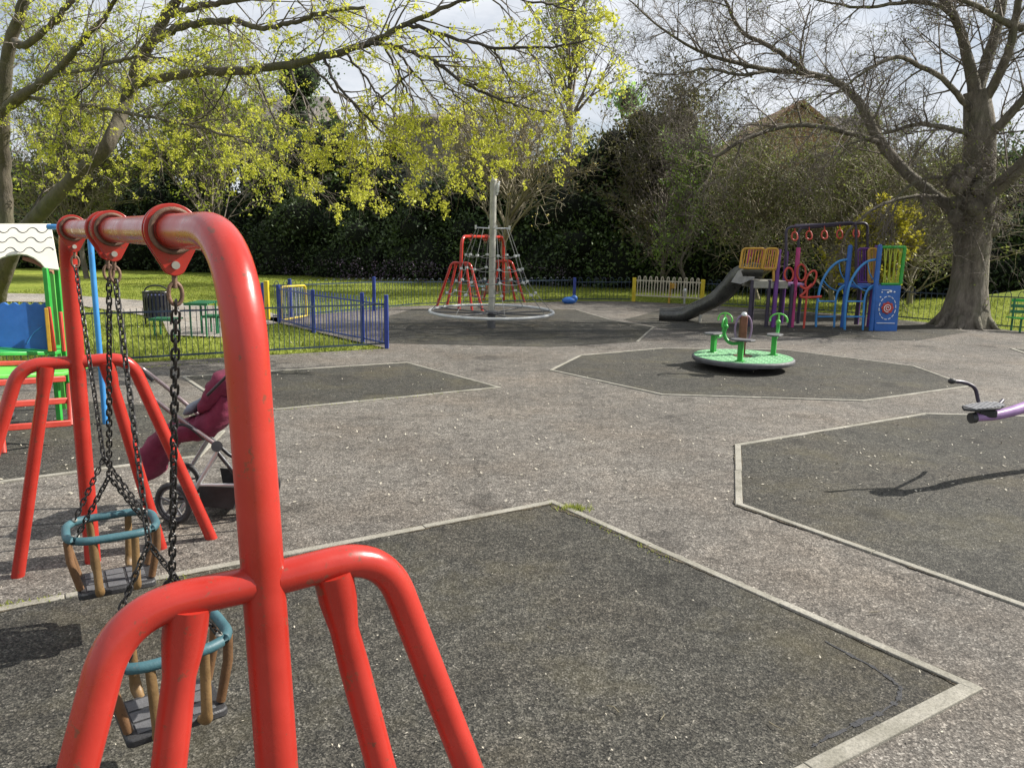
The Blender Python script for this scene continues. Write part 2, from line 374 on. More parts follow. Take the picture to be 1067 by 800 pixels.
# ------------------------------------------------------------------ GROUND
def lawn_z(x,y):
    return -.03+ .95*np.exp(-(((x-15.2)/3.6)**2+((y-18.5)/3.2)**2)) + 1.2*np.clip((y-34)/14,0,1)
def make_ground():
    xs=np.concatenate([np.linspace(-300,-31,14),np.linspace(-30,40,150),np.linspace(41,300,14)]); ys=np.concatenate([np.linspace(-60,-2,10),np.linspace(0,50,110),np.linspace(52,420,16)])
    X,Yy=np.meshgrid(xs,ys); Z=lawn_z(X,Yy); nx=len(xs); V=np.stack([X,Yy,Z],-1).reshape(-1,3)
    i,j=np.meshgrid(np.arange(nx-1),np.arange(len(ys)-1)); a=(j*nx+i).ravel(); Q=np.stack([a,a+1,a+nx+1,a+nx],1)
    tag(fast_mesh('ground',V,Q,LAWN,smooth=True),kind='structure')
make_ground()
def sheet(name,poly,z,mat,th=0.):
    mb=MB(); P=[(p[0],p[1],z) for p in poly]
    # counter-clockwise
    A=sum(P[i][0]*P[(i+1)%len(P)][1]-P[(i+1)%len(P)][0]*P[i][1] for i in range(len(P)))
    if A<0: P=P[::-1]
    if th: mb.prism([(p[0],p[1],z-th) for p in P],(0,0,th))
    else: mb.add(P,[tuple(range(len(P)))])
    return tag(mb.build(name,mat),kind='structure')
g2=lambda q: G(*q)[:2]
edge=[(-260,398),(-100,389),(120,379),(403,363),(291,336.5),(272,331),(303,330),(420,319),(598,313.5),(660,314),(731,317.5),(860,326),(1000,339),(1100,348),(1250,366)]
tar=[g2(q) for q in edge]+[(16,10),(16,-6),(-9,-6),(-9,8)]
sheet('tarmac',tar,0.,TARMAC)
sheet('path',[g2(q) for q in [(-120,303),(60,306.5),(150,313),(270,322),(300,331),(288,337),(262,339),(235,351),(176,349),(168,331),(60,315),(-120,312)]],.0,PATHM)
c1=np.array(g2((1012,717))); c2=np.array(g2((575,524))); dd=np.array([-.853,-.522]); 
pads={'A':[c1,c2,c2+dd*5.2,c1+np.array([-.853,-.522])*5.4],
 'B':[g2((1067+40,646)),g2((770,526)),g2((768,464)),g2((962,431.5)),g2((1067,434)),(8.2,6.6),(7.6,4.4),(5.2,2.6),(3.4,2.4)],
 'C':[g2(q) for q in [(574,386),(605,370.5),(690,363.3),(815,364.5),(952,382),(1010,402.5),(898,418),(690,411.5)]],
 'D':[g2(q) for q in [(520,404),(288,427),(222,413),(192,393),(300,386),(424,378)]],
 'E':[g2(q) for q in [(395,357.5),(575,361.5),(664,356),(681,341),(634,333),(600,323),(520,320),(430,322),(404,330)]],
 'F':[g2(q) for q in [(-220,530),(0,503),(207,476),(232,450),(190,425),(60,417),(-200,425)]],
 'H':[g2(q) for q in [(650,333),(700,344),(830,351),(955,355),(1008,346),(930,332),(800,324),(690,323)]],
 'I':[g2(q) for q in [(1054,363.5),(1090,376),(1200,392),(1200,366)]]}
def dense(poly,g,amp=.006,step=.35):
    out=[]
    for i in range(len(poly)):
        a=np.array(poly[i]); b=np.array(poly[(i+1)%len(poly)]); n=max(1,int(np.linalg.norm(b-a)/step))
        for k in range(n): out.append(a+(b-a)*k/n+(g.normal(size=2)*amp if k else 0))
    return out
for k,p in pads.items():
    sheet('safety_surface',dense(p,rng),.004,PAD)
def kerb(poly,w,segs,h=.010):
    """pin kerb of short concrete lengths along selected edges"""
    mb=MB()
    for i in segs:
        a=np.array(poly[i]); b=np.array(poly[(i+1)%len(poly)]); L=np.linalg.norm(b-a); n=max(1,round(L/.9)); d=(b-a)/L
        for k in range(n):
            p=a+d*(L*k/n-(w*.45 if k==0 else 0)); q=a+d*(L*(k+1)/n-.004+(w*.45 if k==n-1 else 0)); j=rng.normal()*.003; nn=np.array([-d[1],d[0]])*j
            z=h+rng.uniform(-.002,.002)
            mb.bar((p[0]+nn[0],p[1]+nn[1],z-.03),(q[0]+nn[0],q[1]+nn[1],z-.03+rng.normal()*.0005),w,.06)
    return tag(mb.build('kerb_edging',KERB,bevel=.004),kind='structure')
kerb(pads['A'],.045,[0,1],.012); kerb(pads['A'],.062,[3],.014)
kerb(pads['B'],.045,[0,1,2,3,4]); kerb(pads['C'],.04,range(8)); kerb(pads['D'],.04,range(6)); kerb(pads['E'],.035,[2,3,4]); kerb(pads['F'],.045,[0,1,2]); kerb(pads['I'],.05,[0,1,3])
def dirt(a,b,w,side,seed,z=.0068):
    g_=np.random.default_rng(seed); a=np.array(a[:2]);b=np.array(b[:2]); d=b-a; L=np.linalg.norm(d); d/=L; nn=np.array([-d[1],d[0]])*side; n=int(L/.03); ph=g_.uniform(0,6,3); mb=MB(); A=[];B=[]
    for k in range(n+1):
        x=k*L/n; ww=w*max(0.,.25+.5*math.sin(x*2.3+ph[0])+.35*math.sin(x*6.1+ph[1])+.25*math.sin(x*17+ph[2])+.22*g_.normal())
        A.append((*(a+d*x+nn*.018),z)); B.append((*(a+d*x+nn*(.0185+ww)),z))
    mb.add(A+B,[(k,k+1,n+2+k,n+1+k) if side<0 else (k,n+1+k,n+2+k,k+1) for k in range(n)]); tag(mb.build('soil_strip',SOIL),kind='structure')
dirt(c1,c2,.035,1,1); dirt(c1,c2,.02,-1,2,.003); dirt(c2,c2+dd*3.5,.02,1,3); dirt(c2,c2+dd*3.5,.02,-1,4,.003)
for k in range(3): dirt(pads['B'][k],pads['B'][k+1],.018,1,5+k); dirt(pads['B'][k],pads['B'][k+1],.014,-1,9+k)
# sunken worn seam along pad A and thin dark lines across the tarmac
jm=MB()
def strip(pts,w,z=.0065):
    for a,b in zip(pts[:-1],pts[1:]):
        a=np.array(a[:2]);b=np.array(b[:2]);d=(b-a);L=np.linalg.norm(d);n=np.array([-d[1],d[0]])/L*w/2
        jm.add([(*(a-n),z),(*(b-n),z),(*(b+n),z),(*(a+n),z)],[(0,1,2,3)])
for ps in ([(860,669),(905,694),(932,712),(938,722),(930,735),(900,752),(862,769),(845,780)],):
    pp=catmull([G(*q) for q in ps],6); pp=[p+rng.normal(size=3)*.003 for p in pp]
    for i in range(len(pp)-1): strip(pp[i:i+2],.014*rng.uniform(.2,1.7))
for a,b in (((0,575),(69,569)),((69,569),(300,548)),((0,549),(69,545)),((69,545),(300,533))):
    strip([G(*a),G(*b)],.007,.003)
tag(jm.build('ground_line',RUBBER),kind='structure')
# litter: dropped petals and twig bits
def litter():
    g=np.random.default_rng(3); n=420; px=g.uniform(-20,1090,n); py=330+ (g.random(n)**.8)*470; P=np.array([G(a,b) for a,b in zip(px,py)]); P[:,2]=.010
    n=1500; px=g.uniform(-20,1090,n); py=335+(g.random(n)**1.3)*190; P2=np.array([G(a,b) for a,b in zip(px,py)]); P2[:,2]=.010; P=np.concatenate([P,P2])
    V,Q=leaves(P,1,0.,np.concatenate([np.full(420,.0055),np.full(n,.012)]),g,upb=6,aspect=.6); V[:,2]=np.clip(V[:,2],.006,.03)
    tag(fast_mesh('petal_litter',V,Q,PETAL),kind='stuff')
    V=[];paths=[]
    for q in ((735,446),(801,575+180),(688,753),(645,745),(570,655),(905,640),(350,500),(400,470)):
        p=G(*q); p[2]=.012; a=g.uniform(0,6.28); paths.append((np.array([p,p+[.03*math.cos(a),.03*math.sin(a),.004],p+[.055*math.cos(a+.3),.055*math.sin(a+.3),0]]),[.0018,.0018,.001]))
    V,Q=tubes_mesh(paths,4); tag(fast_mesh('twig_litter',V,Q,TWIGP),kind='stuff')
litter()
# grass tufts
def blades(name,P,h,g,mat=GRASSB,w=.010):
    n=len(P); a=g.uniform(0,6.28,n); hh=h*g.uniform(.5,1.3,n); d=np.stack([np.cos(a),np.sin(a),0*a],1)*w; ln=g.normal(size=(n,3))*hh[:,None]*.35; ln[:,2]=hh
    V=np.stack([P-d,P+d,P+ln],1).reshape(-1,3); return tag(fast_mesh(name,V,np.arange(n*3).reshape(n,3),mat),kind='stuff')
def in_poly(x,y,poly):
    ins=np.zeros(len(x),bool); n=len(poly)
    for i in range(n):
        x1,y1=poly[i][:2]; x2,y2=poly[(i+1)%n][:2]
        c=((y1>y)!=(y2>y))&(x<(x2-x1)*(y-y1)/(y2-y1+1e-12)+x1); ins^=c
    return ins
def grass():
    g=np.random.default_rng(5)
    n=150000; x=g.uniform(-13,12,n); y=9+g.random(n)**1.5*20; k=~in_poly(x,y,tar); x=x[k];y=y[k]
    pp=[g2(q) for q in [(-120,303),(60,306.5),(150,313),(270,322),(300,331),(288,337),(262,339),(235,351),(176,349),(168,331),(60,315),(-120,312)]]
    k=~in_poly(x,y,pp); x=x[k];y=y[k]
    P=np.stack([x,y,lawn_z(x,y)],1); blades('grass',P,.055,g,w=.012)
    # weeds where the kerb cracked
    P=np.array([G(598,531)+g.normal(size=3)*[.045,.02,0] for _ in range(160)]); P[:,2]=.004; blades('weed',P,.03,g,w=.004)
    Q=[]
    for a,b in (((288,427),(520,404)),((0,633),(200,600)),((575,524),(700,585)),((150,383),(403,364))):
        A=G(*a);B=G(*b)
        for _ in range(200): 
            t=g.random()**1.5; Q.append(A+(B-A)*t+g.normal(size=3)*.02)
    Q=np.array(Q); Q[:,2]=.0; blades('weed',Q,.016,g,w=.004)
grass()

# ------------------------------------------------------------------ TODDLER SWING
Nn=Y(248,241,1.26); Ff=Y(68.5,239.5,3.45); Nn[2]=Ff[2]=1.6
mid=(Nn+Ff)/2; mid[2]=0; bx=(Ff-Nn)[:2]; Lb=np.linalg.norm(bx); rz=math.atan2(bx[1],bx[0])
def swing_frame(label,loc,rz,za=(1.02,1.0)):
    t=thing('toddler_swing_stand',label,'swing frame',loc,rz)
    ca,sa=math.cos(rz),math.sin(rz)
    def W(x,y,z): return np.array([loc[0]+ca*x-sa*y,loc[1]+sa*x+ca*y,z])
    hb=Lb/2
    pts=fillet([W(-hb-.15,0,-.02),W(-hb,0,1.6),W(hb,0,1.6),W(hb+.10,0,-.02)],.21,14)
    MB().tube(pts,.0355,28).build('frame_tube',RED,t)
    for sx,z0 in ((-1,za[0]),(1,za[1])):
        xx=lambda z: sx*(hb+(.15 if sx<0 else .10)*(1-z/1.6))
        for sy in (-1,1):
            P=fillet([W(xx(z0),sy*.02,z0),W(xx(z0),sy*.222,z0+.004),W(xx(0),sy*.565,-.02)],.17,12)
            MB().tube(P,.0295,22).build('arch_leg',RED,t)
            top=W(xx(z0),sy*.122,z0-.012); k=W(xx(z0),sy*.142,z0-.13); ft=W(xx(0),sy*.315,-.02)
            m=MB(); pp=[top,top*.5+k*.5,k]+[k+(ft-k)*s for s in (.08,.5,1)]
            m.tube(pp,[.036,.034,.026,.0275,.028,.028],20); m.build('inner_leg',RED,t)
    for i,x in enumerate((-hb+.50,.005,.135,hb-.27)):
        # teardrop hanger plate
        a=[(.057*math.cos(q),.057*math.sin(q)+0) for q in np.linspace(R(-28),R(208),26)]+[(.023*math.cos(q),-.072+.023*math.sin(q)) for q in np.linspace(R(215),R(325),8)]
        m=MB()
        for off in (-.016,.009): m.prism([W(x+off,-u,1.6+v) for u,v in a],(ca*.007,sa*.007,0))
        m.build('hanger_plate',RED,t,bevel=.0015)
        m=MB(); 
        for off,rr in ((-.021,.046),(.021,.046)): m.tube([W(x+off,rr*math.cos(q)*.97,1.6+rr*math.sin(q)*.97) for q in np.linspace(0,2*math.pi,30,endpoint=False)],.0055,8,closed=True)
        m.cyl(W(x-.014,0,1.6),W(x+.014,0,1.6),.045,26); m.build('bearing_ring',RUST,t)
        MB().cyl(W(x-.024,0,1.528),W(x+.024,0,1.528),.0085,10).build('hanger_bolt',POLE,t)
    return t
def chain_links(m,a,b,pitch=.0235,wire=.0031,hw=.0078,g=random):
    a=np.array(a,float); b=np.array(b,float); d=b-a; L=np.linalg.norm(d); d/=L; n=max(2,round(L/pitch)); p=L/n
    x=np.cross(d,(.2,1,.1)); x/=np.linalg.norm(x); y=np.cross(d,x); ph=g.uniform(0,3.1); tw=g.uniform(-.06,.06)
    for i in range(n):
        c=a+d*(i+.5)*p; th=ph+(i%2)*math.pi/2+i*tw; u=x*math.cos(th)+y*math.sin(th); hl=p*.5+wire*1.0-hw+wire*.5; P=[]
        for q in np.linspace(0,math.pi,6): P.append(c+d*(hl+ (hw)*math.sin(q))+u*hw*math.cos(q))
        for q in np.linspace(math.pi,2*math.pi,6): P.append(c+d*(-hl+(hw)*math.sin(q))+u*hw*math.cos(q))
        m.tube(P,wire,6,closed=True)
def swing_seat(label,loc,rz,hx,lift=0.,yaw=0.,group='toddler swing seats'):
    """loc: point under seat centre on the ground; hx: hanger offsets along the bar"""
    t=thing('cradle_swing',label,'swing seat',loc,rz,group); ca,sa=math.cos(rz),math.sin(rz)
    def W(x,y,z): return np.array([loc[0]+ca*x-sa*y,loc[1]+sa*x+ca*y,z])
    zr=.460+lift; zb=.238+lift; a0,b0=.132,.155
    c,s=math.cos(yaw),math.sin(yaw)
    def S(x,y,z): return W(c*x-s*y,s*x+c*y,z)
    oct_=[(-a0,-.10),(-.085,-b0),(.085,-b0),(a0,-.10),(a0,.10),(.085,b0),(-.085,b0),(-a0,.10)]
    P=[]; n=len(oct_)
    for i in range(n):
        p0=np.array(oct_[i-1]);p1=np.array(oct_[i]);p2=np.array(oct_[(i+1)%n]); A=p1+(p0-p1)/np.linalg.norm(p0-p1)*.045;B=p1+(p2-p1)/np.linalg.norm(p2-p1)*.045
        for k in range(6): q=k/5; v=(1-q)**2*A+2*q*(1-q)*p1+q*q*B; P.append(S(v[0],v[1],zr))
    MB().tube(P,.0155,14,closed=True).build('cage_ring',TEAL,t)
    for (x,y,r) in ((-.065,-b0,.0135),(.065,-b0,.0135),(-.065,b0,.0135),(.065,b0,.0135)):
        m=MB(); m.tube([S(x,y,zr-.012),S(x*1.02,y*.97,zr-.09),S(x*1.02,y*.80,zb+.012)],[.0135,.0145,.0135],12).build('cage_post',BROWNS,t)
    for sx in (-1,1):
        for yy in (-.07,.07):
            m=MB(); m.tube(fillet([S(sx*a0,yy,zr-.012),S(sx*(a0+.012),yy*.9,zb+.01),S(sx*.085,yy*.8,zb-.008)],.05,5),[.014,.017,.018,.016,.012],12,flat=(1,.8)).build('cage_post',OCHRE,t)
    m=MB(); poly=[(-.095,-.135),(.095,-.135),(.105,-.12),(.105,.12),(.095,.135),(-.095,.135),(-.105,.12),(-.105,-.12)]
    m.prism([S(x,y,zb-.020) for x,y in poly],(0,0,.026))
    st=m.build('seat',RUBBER,t,bevel=.006)
    m=MB()
    for i in range(3):
        for j in range(3): 
            m.prism([S(-.085+i*.060+u,-.105+j*.073+v,zb+.0062) for u,v in ((0,0),(.050,0),(.050,.063),(0,.063))],(0,0,.003))
    m.build('grip_pad',RUBG,st,bevel=.001)
    for sx in (0,1):
        h=hx[sx]; top=W(h,0,1.528); sd=-1 if sx==0 else 1; jn=np.array(S(sd*a0*1.0,0,zr+.24)); jn=jn*.78+.22*(top+(jn-top))
        m=MB(); m.tube([top+[0,0,.012],top-[0,0,.05]],.0058,10); 
        m.tube([top+np.array([ca*.0155*math.cos(q)*0-sa*.014*math.cos(q), ca*.014*math.cos(q)+sa*0, -.062+.024*math.sin(q)]) for q in np.linspace(0,2*math.pi,16,endpoint=False)],.0048,8,closed=True)
        m.build('shackle',RUST,t)
        m=MB(); st_=top-[0,0,.080]; chain_links(m,st_,jn)
        for yy in (-.105,.105): chain_links(m,jn,S(sd*(a0-.035),yy*1.15,zr+.014),pitch=.0215)
        m.build('chain',CHAIN,t)
        for yy in (-.105,.105): MB().ball(S(sd*(a0-.035),yy*1.15,zr+.014),.010,10).build('fixing_bolt',POLE,t)
    return t
sf=swing_frame('large red tubular toddler swing frame in the foreground',mid,rz)
ca,sa=math.cos(rz),math.sin(rz); hb=Lb/2
def on_bar(x): return np.array([mid[0]+ca*x,mid[1]+sa*x,0.])
X1=(-hb+.50+.005)/2; X2=(.135+hb-.27)/2
s1=swing_seat('teal-ringed toddler swing seat nearest the camera, behind the near red legs',on_bar(X1),rz,(-hb+.50-X1,.005-X1),0.,0.04)
s2=swing_seat('teal-ringed toddler swing seat hanging farther back, in front of the far red post',on_bar(X2),rz,(.135-X2,hb-.27-X2),0.,-.06)
# far swing of the same make
b1=G(461,321); b2=G(533,323)
def far_swing():
    loc=(b1+b2)/2; loc[1]+=1.15; loc[0]+=.10; loc[2]=0; 
    f=copy_tree(sf); f.location=Vector(loc); rz2=R(71); f.rotation_euler=(0,0,rz2)
    f['label']='small distant red toddler swing frame behind the rope climber'
    for s,X,l in ((s1,X1,'tiny toddler swing seat on the left under the distant red frame'),(s2,X2,'tiny toddler swing seat on the right under the distant red frame')):
        c=copy_tree(s); c.rotation_euler=(0,0,rz2); c.location=Vector((loc[0]+math.cos(rz2)*X,loc[1]+math.sin(rz2)*X,0)); c['label']=l
far_swing()

# ------------------------------------------------------------------ ROPE CLIMBER
def rope_climber():
    b=G(512,342); t=thing('rope_climber','steel mast climber with a white ground ring and rope net','rope climber',(b[0],b[1],0))
    x0,y0=b[0],b[1]; y1=y0-.0
    top=Y(515,188,y0)[2]
    MB().cyl((x0,y0,-.02),(x0,y0,top),.058,24).lathe((x0,y0,top),[(.062,-.02),(.062,.0),(.05,.03),(.01,.045)],24).build('mast',POLE,t)
    MB().cyl((x0,y0,-.01),(x0,y0,.26),.072,20).build('mast_foot',RUBG,t)
    m=MB(); m.box((x0+.075,y0-.01,top-.13),(.05,.05,.16)); m.cyl((x0+.06,y0,top-.25),(x0+.1,y0,top-.02),.02,10); m.build('mast_pulley',STEEL,t,bevel=.008)
    Rr=1.10; zr=.30; n=8; tilt=lambda a:.02*math.sin(a)
    ring=[(x0+Rr*math.cos(a),y0+Rr*math.sin(a),zr+tilt(a)) for a in np.linspace(0,2*math.pi,64,endpoint=False)]
    MB().tube(ring,.026,10,closed=True).build('ground_ring',GREYP,t)
    m=MB()
    for k in range(n):
        a=2*math.pi*(k+.35)/n; m.tube([(x0+.06*math.cos(a),y0+.06*math.sin(a),.27),(x0+Rr*math.cos(a),y0+Rr*math.sin(a),zr)],.013,8)
    m.lathe((x0,y0,.24),[(.09,0),(.11,.02),(.11,.06),(.075,.08)],20); m.build('ring_spoke',RUBG,t)
    zt=Y(500,238,y0)[2]; rt_=.30; Yr=lambda py: Y(512,py,y0)[2]; ROPE=paint('grey_rope',(.22,.22,.21),.7,.3)
    m=MB()
    for k in range(4):
        a=2*math.pi*(k+.15)/4; m.tube([(x0,y0,zt),(x0+rt_*math.cos(a),y0+rt_*math.sin(a),zt+.01)],.012,8)
        m.box((x0+rt_*math.cos(a),y0+rt_*math.sin(a),zt+.02),(.035,.035,.07))
    m.build('top_arm',STEEL,t)
    prof=[(zt,.29),(Yr(266),.47),(Yr(280),.55),(Yr(293),.64),(Yr(305),.80),(zr+.02,Rr*.98)]
    A8=[2*math.pi*(k+.3)/8 for k in range(8)]; pt=lambda a,q:np.array([x0+q[1]*math.cos(a),y0+q[1]*math.sin(a),q[0]])
    for a in A8: MB().tube([pt(a,q) for q in prof],.0062,6).build('rope',ROPE,t)
    for lv in (1,2,3,4):
        m=MB()
        for k in range(8):
            if (k+lv*3)%8==2: continue
            p,q=pt(A8[k],prof[lv]),pt(A8[(k+1)%8],prof[lv]); sg=np.array([0,0,-.04]); m.tube([p,p*.7+q*.3+sg*.9,p*.3+q*.7+sg*.9,q],.006,6)
        m.build('net_rope',ROPE,t)
        for a in A8[::1]: MB().box(pt(a,prof[lv]),(.045,.045,.04),rz=a).build('rope_clamp',GREYP,t,bevel=.005)
rope_climber()

# ------------------------------------------------------------------ MERRY-GO-ROUND
TREADG=paint('pale_green_tread',(.36,.56,.36),.6,.3)
def roundabout():
    b=G(773,383.5); x0,y0=b[0],b[1]; t=thing('roundabout','green spinning roundabout with three seats on a tread plate platform','roundabout',(x0,y0,0))
    Rr=.635
    MB().cyl((x0,y0,-.01),(x0,y0,.08),.2,24).build('pedestal',BLK,t)
    MB().lathe((x0,y0,.075),[(.25,0),(Rr-.01,.02),(Rr+.004,.045),(Rr+.004,.068),(Rr-.012,.082)],64).build('platform_rim',RUBG,t)
    m=MB(); m.lathe((x0,y0,.154),[(Rr-.02,0),(Rr-.02,.006)],64); pl=m.build('platform',MINT,t)
    m=MB(); 
    for i in range(-12,13):
        for j in range(-12,13):
            u,v=i*.048+(j%2)*.024,j*.048
            if math.hypot(u,v)<Rr-.05 and math.hypot(u,v)>.13: m.box((x0+u,y0+v,.1615),(.03,.009,.004),rz=R(45) if (i+j)%2 else R(-45))
    tag(m.build('tread_bar',TREADG,pl),kind='stuff')
    MB().lathe((x0,y0,.159),[(.12,0),(.12,.008),(.05,.02)],24).build('centre_cap',RUST,t)
    def seat(px,py,pby,az):
        d=G(px,pby,.16); sx,sy=d[0],d[1]; u=np.array([math.cos(az),math.sin(az),0])
        hs=Y(px,py,sy)[2]
        MB().box((sx,sy,(.16+hs)/2),(.06,.06,hs-.16),rz=az).box((sx,sy,.166),(.11,.11,.008),rz=az).build('seat_post',GREEN,t,bevel=.006)
        w=np.array([-u[1],u[0],0]); c=np.array([sx,sy,hs])
        MB().prism([c+u*a+w*b_ for a,b_ in ((-.17,0),(-.13,-.08),(.05,-.10),(.13,-.04),(.13,.04),(.05,.10),(-.13,.08))],(0,0,.022)).build('seat',RUBG,t,bevel=.006)
        P=catmull([c+u*.0+[0,0,-.03],c+u*.14+[0,0,-.035],c+u*.215+[0,0,.06],c+u*.20+[0,0,.16]],7)
        MB().tube(P,.022,10).build('seat_arm',GREEN,t)
        c2=P[-1]; m=MB(); m.tube([c2+w*.11*math.cos(q)+np.array([0,0,.02+.085*math.sin(q)])+u*.02 for q in np.linspace(R(-15),R(195),20)],.011,8)
        m.tube([c2-[0,0,.01],c2+u*.02+[0,0,.105]],.012,8); m.ball(c2,.03,12); m.build('seat_handle',GREEN if az>2 else LGREEN,t)
    seat(743,348,367,R(40)); seat(771,355,376.5,R(150)); seat(805.5,349.5,370,R(62))
    c=G(775,371,.16); c[1]+=.12
    hs=Y(775,329,c[1])[2]; 
    MB().box((c[0],c[1],(.16+hs)/2),(.085,.085,hs-.16)).build('centre_column',paint('brown_timber',(.16,.05,.025),.6,.4),t,bevel=.01)
    MB().ball((c[0],c[1],hs+.01),.04,14).build('column_cap',STEEL,t)
    for s in (-1,1):
        P=[(c[0]+s*(.03+.075*math.sin(q)),c[1]-.01,hs-.17+.17*math.cos(q)) for q in np.linspace(0,math.pi,16)]
        MB().tube(P,.014,8).build('column_handle',paint('mauve_paint',(.22,.14,.24),.4,.2),t)
roundabout()

# ------------------------------------------------------------------ SEESAW
def seesaw():
    b=np.array([5.0,5.7,0]); t=thing('seesaw','lilac seesaw end with black tread seat and curved handlebar, cut by the right edge','seesaw',b)
    e=Y(1014,435,5.0); P=catmull([e,Y(1040,432,5.06),Y(1068,424,5.15),Y(1095,412,5.3),Y(1135,412,5.5),Y(1190,425,5.75)],6)
    MB().tube(P,[.028,.033,.038,.042,.042,.042],16).build('beam',LIL,t)
    MB().cyl(e+[-.02,-.005,-.003],e+[.012,0,0],.036,18).build('end_buffer',RUBBER,t)
    MB().tube([P[-1],P[-1]+[.1,.05,-.0],(P[-1][0]+.16,P[-1][1]+.08,.0)],.06,14).build('pivot_post',PURP,t)
    MB().box((P[-1][0]+.02,P[-1][1],P[-1][2]-.02),(.30,.22,.2)).build('pivot_housing',PURP,t,bevel=.03)
    c=Y(1025,425,5.03); u=np.array([.93,.25,.08]); u/=np.linalg.norm(u); w=np.array([-.27,.96,0.]); w/=np.linalg.norm(w)
    poly=[(-.165,.0),(-.12,-.055),(.04,-.085),(.15,-.03),(.15,.03),(.05,.085),(-.12,.06)]
    st=MB().prism([c+u*a+w*b_ for a,b_ in poly],(0,0,.016)).build('seat',RUBBER,t,bevel=.004)
    m=MB()
    for i in range(9):
        x=-.12+i*.029; hw=.05+.022*math.sin(min(1,(i+1)/6)*1.7)-(.03 if i>7 else 0)
        m.prism([c+u*(x+q*.016)+w*v+np.array([0,0,.0165]) for q,v in ((0,-hw),(1,-hw),(1,hw),(0,hw))],(0,0,.004))
    m.build('seat_tread',paint('scuffed_tread',(.30,.30,.31),.6,.4,scale=40),st)
    MB().box(c+np.array([.02,0,-.035]),(.12,.07,.05)).build('seat_bracket',BLK,t,bevel=.01)
    H_=catmull([Y(1022,428,5.10),Y(1019,416,5.12),Y(1016,405,5.12),Y(1009,400,5.12),Y(1002,398,5.1),Y(992,397,5.08)],6)
    MB().tube(H_,.0125,10).build('handlebar',DPOST,t)
    MB().tube(catmull([Y(1022,428,5.10),Y(1033,426,5.3),Y(1040,422,5.42),Y(1045,417,5.5)],5),.0125,10).build('handlebar',DPOST,t)
    MB().ball(H_[-1],.02,10,(1.4,1,1)).build('handle_grip',RUBBER,t)
seesaw()

